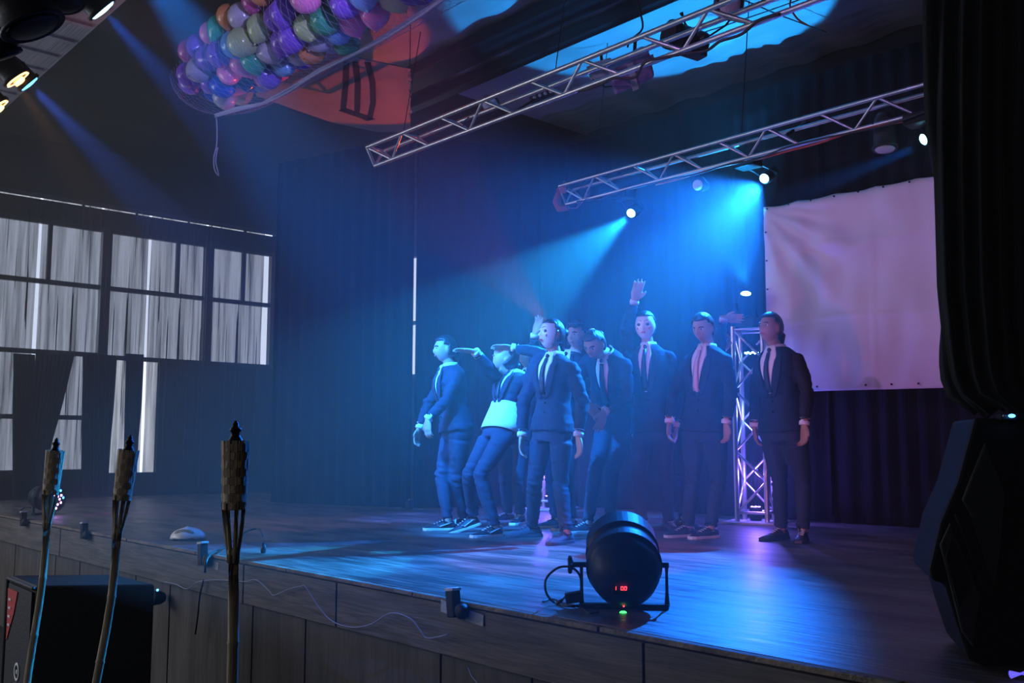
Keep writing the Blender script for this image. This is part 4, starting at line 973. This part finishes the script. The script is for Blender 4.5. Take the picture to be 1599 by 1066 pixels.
# foreground lamp seen from behind
def floor_par(c, d, r, L_, label, lens, facing_back):
    c = V(c); d = V(d).normalized(); x = d.cross(UP).normalized(); root = thing('floor_lamp', (c.x, c.y, STZ), label, 'lamp'); b0 = c-d*L_*.5
    prof = [(0, .02*r), (.02*L_, .38*r), (.08*L_, .62*r), (.20*L_, .85*r), (.34*L_, .97*r), (.44*L_, 1.0*r), (.445*L_, 1.04*r), (.49*L_, 1.04*r), (.495*L_, 1.0*r), (.72*L_, 1.0*r), (.725*L_, 1.03*r), (.76*L_, 1.03*r), (.765*L_, 1.0*r), (L_, 1.0*r), (L_, .93*r), (.9*L_, .92*r)]
    MB().lathe(b0, d, prof, 40).build('lamp_body', 'black_metal', root, True)
    MB().lathe(b0+d*L_*.9, d, [(0, .91*r), (.01, .9*r)], 30).build('lens_plate', 'black_plastic', root)
    for k in range(18):
        a = k*2.4; rr_ = .85*r*math.sqrt((k+.5)/18); y = x.cross(d)
        MB().lathe(b0+d*(L_*.91+.005)+x*(rr_*math.cos(a))+y*(rr_*math.sin(a)), d, [(0, .012), (.006, .012)], 8).build('diode', lens[k % len(lens)], root)
    piv = c+d*.0
    zf = STZ+.012
    ys_ = [x*(r*1.16), x*(-r*1.16)]
    for s_ in ys_:
        MB().tube([piv+s_, V((piv.x+s_.x, piv.y+s_.y, zf))], [.009, .012], 6).build('yoke_leg', 'black_metal', root)
        MB().lathe(piv+s_*.86, s_, [(0, .012), (.035, .012)], 10).build('pivot_bolt', 'black_metal', root)
    f0 = V((piv.x, piv.y, zf)); MB().box(f0, (r*2.4, .045, .02), (x, x.cross(UP).normalized(), UP)).build('yoke_foot', 'black_metal', root, bevel=.003)
    k0 = piv-x*(r*1.22)
    kk = MB().lathe(k0, -x, [(0, .012), (.025, .012), (.03, .026), (.036, .033), (.045, .033), (.05, .026)], 12).build('tightening_knob', 'black_plastic', root)
    for k in range(6):
        a = k*PI/3; y = x.cross(UP).normalized(); MB().ball(k0-x*.04+y*(.032*math.cos(a))+UP*(.032*math.sin(a)), .01, n=6, m=5).build('knob_lobe', 'black_plastic', kk)
    return root, b0, d, x
g = atZ(975, 950); pc = V((g.x, g.y, STZ+.185))
dF = (V((-4.6, 7.0, 2.3))-pc).normalized(); dF = (FW*.93+RT*.05+UP*.38).normalized()
root, b0, d, x = floor_par(pc, dF, .158, .40, 'black stage lamp in the right foreground seen from behind, red digits glowing', ['glow_pink'], True)
spot(pc+dF*.24, V((-4.25, 7.7, 2.5)), (1, .25, .62), 80, 30, .7, .05)
# red digits display on its back
yv = x.cross(d)
if yv.z < 0: yv = -yv
xr = RT.copy()
dc = b0+d*.05-yv*.045; dn = (-d*.9-yv*.2).normalized(); xx = x if x.dot(RT) > 0 else -x; yy = dn.cross(xx); yy = yy if yy.z > 0 else -yy
pcx = P(968, 918, dep(b0)-.005)
MB().box(pcx+FW*.03, (.062, .06, .032), (xx, -dn, yy)).build('display_window', 'black_plastic', root, bevel=.002)
def seg7(ch, o):
    S = {'a': (0, 1, 1), 'g': (0, 0, 1), 'd': (0, -1, 1), 'f': (-1, .5, 0), 'b': (1, .5, 0), 'e': (-1, -.5, 0), 'c': (1, -.5, 0)}
    on = {'0': 'abcdef', '1': 'bc', '8': 'abcdefg', 'd': 'bcdeg'}[ch]; mb = MB()
    for q in on:
        a, b, hz = S[q]; c = o+xx*(a*.0042)+yy*(b*.0085); mb.box(c, (.008, .003, .0022) if hz else (.0022, .003, .008), (xx, -dn, yy))
    return mb
for k, ch in enumerate('1800'):
    if k == 1: continue
    seg7(ch, pcx-FW*.004+xx*(-.021+k*.0145)-FW*.002).build('display_digit', 'glow_red', root)
g2 = P(973, 957, dep(pc)-.1); MB().ball(g2, (.016, .008, .010), (RT, FW, UP), 10, 6).build('status_light', 'glow_green', root, True)
MB().ball(P(974, 946, dep(pc)-.12), .004, n=6, m=5).build('tiny_red_light', 'glow_red', root, True)
MB().tube([P(972, 960, dep(pc)-.08), P(968, 968, dep(pc)-.1)], .02, 8).build('cable_gland', 'black_plastic', root, True)
dd_ = dep(pc)
cable('lamp_cable', [P(908, 925, dd_), P(906, 900, dd_), P(893, 886, dd_), P(872, 886, dd_), P(853, 903, dd_), P(853, 925, dd_), atZ(866, 944)+UP*.01, atZ(890, 950)+UP*.01, atZ(915, 947)+UP*.01, atZ(930, 951)+UP*.01, atZ(955, 950)+UP*.01], .0055, 'cord_black', 'black looped cable left of the foreground lamp')
cable('signal_cable', [atZ(848, 942)+UP*.008, atZ(862, 938)+UP*.008, atZ(880, 944)+UP*.008, atZ(905, 950)+UP*.008, atZ(920, 960)+UP*.008, atZ(935, 958)+UP*.008], .005, 'cord_black', 'thin black cable lying left of the foreground lamp')
ad = thing('power_plug', atZ(896, 940), 'black plug block standing beside the foreground lamp', 'plug')
MB().box(P(896, 932, dd_), (.075, .05, .045), (RT*.97+UP*.15, FW, UP*.97-RT*.15)).build('plug_body', 'black_plastic', ad, bevel=.006)
MB().tube([P(885, 930, dd_), P(876, 938, dd_), P(868, 943, dd_)], .008, 8).build('plug_tail', 'cord_black', ad, True)
# left floor lamp (magenta)
g = atZ(68, 803); pl = V((g.x, g.y, STZ+.17))
root, b0, d, x = floor_par(pl, (RT*.93-FW*.22-UP*.06), .125, .32, 'black stage lamp at the left stage end glowing violet', ['glow_pink', 'glow_violet', 'glow_blue'], False)
spot(pl+d*.2, pl+d*2+FW*1.0+UP*.35, (.75, .10, .8), 26, 42, .9, .06)
cable('lamp_cable', [atZ(48, 800)+UP*.05, atZ(38, 797)+UP*.03, atZ(30, 801)+UP*.01, atZ(42, 806)+UP*.01], .007, 'cord_black', 'black cable behind the left floor lamp')
cable('power_cable', [P(322, 893, 5.2)-FW*.02, P(326, 868, 5.3), atZ(352, 858)+UP*.02, atZ(380, 845)+UP*.06, atZ(402, 842)+UP*.08, atZ(410, 850)+UP*.06], .007, 'cord_black', 'black cord with plug hanging over the stage edge by the right torch')
pg = thing('cord_plug', atZ(411, 862), 'black plug end of the cord on the stage by the right torch', 'plug')
p0 = atZ(411, 864)
MB().tube([p0+UP*.07, p0+UP*.05, p0+UP*.02, p0+UP*.004], [.008, .016, .019, .015], 10).build('plug_body', 'cord_black', pg, True)
MB().tube([p0+UP*.004, p0-UP*.0+RT*.004], .004, 6).build('prong', 'aluminium', pg)
# footlights clipped to the fascia
def clip(u, v, label, sc_=1.0, taped=False):
    p = atY(u, v, SY-.06); root = thing('edge_spotlight', p, label, 'lamp')
    ax = ((V((1, 0, 0))*.95+UP*.12).normalized(), V((0, 1, 0)), None); ax = (ax[0], ax[1], ax[0].cross(ax[1]))
    MB().box(p+UP*.05*sc_, (.055*sc_, .05, .13*sc_), ax).build('lamp_body', 'black_plastic', root, bevel=.006)
    MB().box(p+UP*.115*sc_-V((.004, 0, 0)), (.06*sc_, .055, .014), ax).build('lit_rim', 'lens_pale', root, bevel=.003)
    MB().lathe(p+V((.07*sc_, .01, .02)), (0, -1, 0), [(0, .035*sc_), (.03, .035*sc_), (.04, .02*sc_)], 14).build('clip_wheel', 'black_plastic', root, True)
    MB().box(p+V((.03, .05, .03)), (.04, .06, .03)).build('bracket', 'black_metal', root)
    if taped:
        for (dx, dz, wd, hh) in ((-.07, .02, .10, .055), (.12, .0, .12, .05)):
            MB().prism([p+V((dx-wd/2, .022, dz-hh/2)), p+V((dx+wd/2, .022, dz-hh/2-.01)), p+V((dx+wd/2, .024, dz+hh/2-.012)), p+V((dx-wd/2, .022, dz+hh/2))], (0, .004, 0)).build('tape_strip', 'tape', root)
clip(36, 818, 'small black spotlight clipped to stage edge at the far left')
clip(131, 838, 'small black spotlight clipped to stage edge between left and middle torches')
clip(316, 878, 'small black taped spotlight on stage edge left of the right torch', 1.1, True)
clip(708, 958, 'small black taped spotlight on stage edge below the dancers', .95, True)
wv = thing('round_knob_lamp', atY(257, 932, SY-.1), 'small round black lamp low on the stage front beside the cabinet', 'lamp')
MB().lathe(atY(257, 932, SY-.02), (0, -1, 0), [(0, .03), (.03, .045), (.08, .05), (.09, .03)], 16).build('lamp_body', 'black_plastic', wv, True)
MB().ball(atY(246, 921, SY-.12), .008, n=6, m=5).build('indicator', 'glow_blue', wv, True)
# pale cable along the fascia
fz = SY-.06
cable('pale_cable', [atY(u, v, fz) for u, v in ((256, 908), (275, 912), (292, 919), (310, 908), (340, 905), (380, 908), (400, 905), (420, 922), (428, 929), (450, 920), (470, 915), (478, 917), (500, 950), (520, 970), (550, 979), (580, 974), (610, 957), (640, 965), (655, 982), (668, 996), (700, 990))], .003, 'cord_pale', 'thin pale blue cable sagging along the stage front')
cable('thin_wire', [atY(u, v, fz) for u, v in ((731, 1040), (737, 1055), (746, 1066), (755, 1080))], .004, 'cord_pale', 'short pale wire hanging low on the stage front')
cable('thin_wire', [atY(u, v, fz) for u, v in ((318, 905), (312, 930), (309, 960), (305, 990))], .006, 'cord_black', 'black wire hanging from the taped left spotlight')
# subwoofer cabinet
A_, B_, C_ = [V((q_.x, q_.y, 0)) for q_ in (atZ(17, 898, 1.0), atZ(57, 914, 1.0), atZ(242, 912, 1.0))]; D_ = A_+(C_-B_)*.95
sw = thing('speaker_cabinet', (-6.0, 2.0, 0), 'large black speaker cabinet behind the left and middle torches', 'speaker')
MB().prism([A_, B_, C_, D_], (0, 0, 1.0)).build('cabinet', 'black_plastic', sw, bevel=.012)
fn = (B_-A_).normalized(); no = V((fn.y, -fn.x, 0))
MB().prism([A_+fn*.03+no*.004+UP*.05, B_-fn*.03+no*.004+UP*.05, B_-fn*.03+no*.004+UP*.96, A_+fn*.03+no*.004+UP*.96], no*.012).build('grille', 'grey_plastic', sw)
for a, b in ((UP*.985+A_+no*.015, UP*.985+B_+no*.015), (A_+no*.015+UP*.03, A_+no*.015+UP*.985)): rod('edge_rail', a, b, .012, 'grey_plastic', sw)
MB().prism([A_+fn*.04+no*.018+UP*.93, A_+fn*.26+no*.018+UP*.93, A_+fn*.20+no*.018+UP*.80, A_+fn*.06+no*.018+UP*.62], no*.004).build('red_label', 'red_label', sw)
for k in range(4): MB().box(A_+fn*(.11)+no*.025+UP*(.72+k*.05), (.05, .004, .012), (fn, no, UP)).build('label_mark', 'white_paint', sw)
ec = A_+fn*.33+no*.02+UP*.48
tor_ = MB()
tor_.rings([[ec+fn*((.045+.009*math.cos(b))*math.cos(a))+UP*((.045+.009*math.cos(b))*math.sin(a))+no*(.004*math.sin(b)) for b in [2*PI*j/6 for j in range(6)]] for a in [2*PI*i/24 for i in range(25)]], False)
tor_.build('ring_emblem', 'white_paint', sw, True)
MB().ball(ec, (.014, .014, .004), (fn, UP, no), 10, 6).build('ring_emblem', 'white_paint', sw)
MB().prism([ec+fn*-.028-UP*.065, ec+fn*.028-UP*.065, ec-UP*.13], no*.004).build('wedge_emblem', 'white_paint', sw)
# bamboo torches
def torch(top, bot, w_px, label, crook=0):
    d = (top-bot).normalized(); r = w_px; x, y, _ = frame(d); root = thing('bamboo_torch', (bot.x, bot.y, 0), label, 'torch')
    hl = .185*r/.04
    c1 = top-d*.055; c0 = c1-d*hl                    # weave cylinder ends
    # metal flask and burner
    MB().lathe(c1-d*.03, d, [(0, r*.78), (.028, r*.80), (.034, r*.76), (.045, r*.62), (.060, r*.36), (.070, r*.30), (.074, r*.42), (.082, r*.42), (.086, r*.24), (.096, r*.24), (.100, r*.12), (.104, r*.1)], 18).build('oil_flask', 'black_metal', root, True)
    # woven head: ribs and over-under bands
    n = 12
    for k in range(n):
        a = 2*PI*k/n; q = x*math.cos(a)+y*math.sin(a); tq = -x*math.sin(a)+y*math.cos(a)
        MB().prism([c0+q*r*.78-tq*r*.2, c0+q*r*.78+tq*r*.2, c1+d*.018+q*r*.98+tq*r*.2, c1+d*.018+q*r*.98-tq*r*.2], q*.002).build('rib', 'bamboo', root)
    rows = 8
    for j in range(rows):
        h0, h1 = j/rows+.008, (j+1)/rows-.008
        rs = []
        m_ = n*4
        ring_in, ring = [], []
        vs = []; fs = []
        for i in range(m_):
            a = 2*PI*i/m_; amp = .05*math.cos(n/2*a+(PI if j % 2 else 0)); q = x*math.cos(a)+y*math.sin(a)
            for h, e in ((h0, 1), (h1, 1), (h1, 0), (h0, 0)):
                rad = r*(lerp(.86, 1.0, h)+amp)-(0 if e else .0025); vs.append(lerp(c0, c1+d*.01, h)+q*rad)
        for i in range(m_):
            a, b = i*4, ((i+1) % m_)*4
            for k in range(4): fs.append((a+k, b+k, b+(k+1) % 4, a+(k+1) % 4))
        MB().add(vs, fs).build('woven_band', 'weave', root)
    # splayed strips narrowing into the pole
    node = c0-d*.125*r/.04; ns = 7
    for k in range(ns):
        a = 2*PI*k/ns; q = x*math.cos(a)+y*math.sin(a)
        MB().tube([c0+d*.02+q*r*.80, lerp(c0, node, .5)+q*r*.58, node+q*r*.36, node-d*.03+q*r*.32], [.006, .0065, .006, .006], 6).build('splayed_strip', 'bamboo', root, True)
    MB().lathe(node-d*.008, d, [(0, r*.42), (.004, r*.46), (.014, r*.46), (.018, r*.40)], 14).build('binding', 'bamboo', root, True)
    L_ = (node-bot).length; pr = r*.40; pts = []; rad = []; m_ = 12
    for k in range(m_+1):
        t = k/m_; p = lerp(node, bot, t)+x*(crook*math.sin(t*PI*3)); pts.append(p-d*.001); rad.append(pr)
        if 0 < k < m_ and k % 2 == 0: pts[-1:] = [p+d*.006, p, p-d*.006]; rad[-1:] = [pr, pr*1.14, pr]
    MB().tube(pts, rad, 14).build('pole', 'bamboo', root, True)
def tb(u, v, d_, ub, vb):
    top = P(u, v, d_); b = P(ub, vb, d_+.02); k = (0-top.z)/(b.z-top.z); return top, top+(b-top)*k
t, b = tb(88, 690, 4.3, 45, 1066); torch(t, b, .038, 'leftmost bamboo torch, leaning, with dark woven head', .008)
t, b = tb(203, 687, 3.75, 152, 1066); torch(t, b, .038, 'middle bamboo torch leaning left, with splayed strips under its head', .010)
t, b = tb(368, 667, 2.75, 361, 1066); torch(t, b, .038, 'tallest upright bamboo torch nearest the camera, edge lit blue', .004)
# right foreground: monitor speaker and tied drape
dm = 3.15
outl = [(1522, 652), (1494, 755), (1468, 815), (1451, 888), (1455, 906), (1474, 911), (1490, 965), (1512, 1030), (1540, 1042), (1640, 1050), (1640, 655)]
ms = thing('stage_speaker', atZ(1560, 1030), 'black angular loudspeaker standing at the right stage edge', 'speaker')
bk = FW*.42+RT*.12
MB().prism([P(u, v, dm) for u, v in outl], bk).build('cabinet', 'black_plastic', ms, bevel=.012)
MB().prism([P(u, v, dm) for u, v in ((1536, 690), (1568, 770), (1562, 850), (1552, 915), (1538, 905), (1512, 800), (1500, 780))], -FW*.012).build('side_panel', 'grey_plastic', ms, bevel=.006)
MB().prism([P(u, v, dm) for u, v in ((1466, 850), (1482, 815), (1530, 930), (1518, 1010), (1500, 985))], -FW*.010).build('side_panel', 'grey_plastic', ms, bevel=.006)
MB().prism([P(u, v, dm-.012) for u, v in ((1476, 870), (1484, 840), (1514, 905), (1496, 945))], -FW*.006).build('handle_recess', 'black_plastic', ms)
MB().prism([P(u, v, dm-.0) for u, v in ((1488, 802), (1512, 806), (1552, 930), (1534, 925))], -FW*.016).build('cross_rib', 'black_plastic', ms, bevel=.004)
ld = thing('indicator_lamp', P(1580, 649, dm), 'tiny blue light glowing above the right loudspeaker', 'lamp')
MB().ball(P(1580, 649, dm-.03), (.012, .006, .006), (RT, FW, UP), 8, 6).build('diode', 'glow_blue', ld, True)
MB().box(P(1582, 651, dm), (.10, .04, .02), (RT, FW, UP)).build('lamp_case', 'black_plastic', ld, bevel=.004)
MB().ball(P(1568, 649, dm-.03), (.006, .005, .004), (RT, FW, UP), 8, 6).build('diode', 'lens_pale', ld, True)
l2 = thing('indicator_lamp', P(1590, 1052, dm-.25), 'violet light glowing at the bottom right corner', 'lamp')
MB().tube([P(1578, 1053, dm-.2), P(1610, 1050, dm-.2)], .012, 8).build('tube', 'glow_indigo', l2, True)
# side drape, gathered, hanging over the speaker
vs = []; fs = []; n, rows = 90, 40; e1, e2 = [], []
L_edge = [(0, 1453), (130, 1454), (272, 1458), (450, 1463), (560, 1474), (600, 1481), (625, 1496), (638, 1530)]
def edge_u(v):
    for (a, ua), (b, ub) in zip(L_edge, L_edge[1:]):
        if v <= b: return lerp(ua, ub, (v-a)/(b-a))
    return L_edge[-1][1]
vlist = [-320+ (638+320)*r/rows for r in range(rows+1)]
dm2 = 3.6
for v in vlist:
    u0 = edge_u(v) if v > 0 else 1453
    for i in range(n+1):
        a = i/n; u = lerp(u0, 1900, a); vv = v+(8*math.sin(a*40)+6*a*4 if v > 630 else 0)
        vs.append(P(u, vv, dm2+.05*math.sin(a*95+1.5*math.sin(v*.004))+.03*math.sin(a*31)))
for r in range(rows):
    for i in range(n):
        a = r*(n+1)+i; fs.append((a, a+1, a+n+2, a+n+1))
o = MB().add(vs, fs).build('side_drape', 'black_cloth', smooth=True); o.modifiers.new('t', 'SOLIDIFY').thickness = .03
tag(o, 'black side drape hanging at the right above the loudspeaker', 'curtain')
# lone small stand light seen far behind
ls = thing('small_floor_fixture', atZ(639, 797), 'tiny fixture with a glint on the floor before the drapes', 'lamp')
MB().box(atZ(639, 797)+UP*.06, (.08, .06, .1)).build('lamp_body', 'black_plastic', ls, bevel=.01)
MB().ball(atZ(639, 797)+UP*.12-FW*.03, .008, n=6, m=5).build('diode', 'lens_pale', ls)
# ------------------------------------------------------------------ haze filling the room
hz = bpy.data.materials.new('haze'); hz.use_nodes = True; nt = hz.node_tree; nt.nodes.clear()
vo = nt.nodes.new('ShaderNodeVolumeScatter'); vo.inputs['Density'].default_value = .020; vo.inputs['Anisotropy'].default_value = .5; vo.inputs['Color'].default_value = (.95, .97, 1, 1)
ou = nt.nodes.new('ShaderNodeOutputMaterial'); nt.links.new(vo.outputs[0], ou.inputs['Volume'])
o = MB().box((-4.65, 5.25, 3.5), (17.6, 7.3, 4.76)).build('haze', hz); o['kind'] = 'stuff'; o['label'] = 'thin stage haze filling the room'
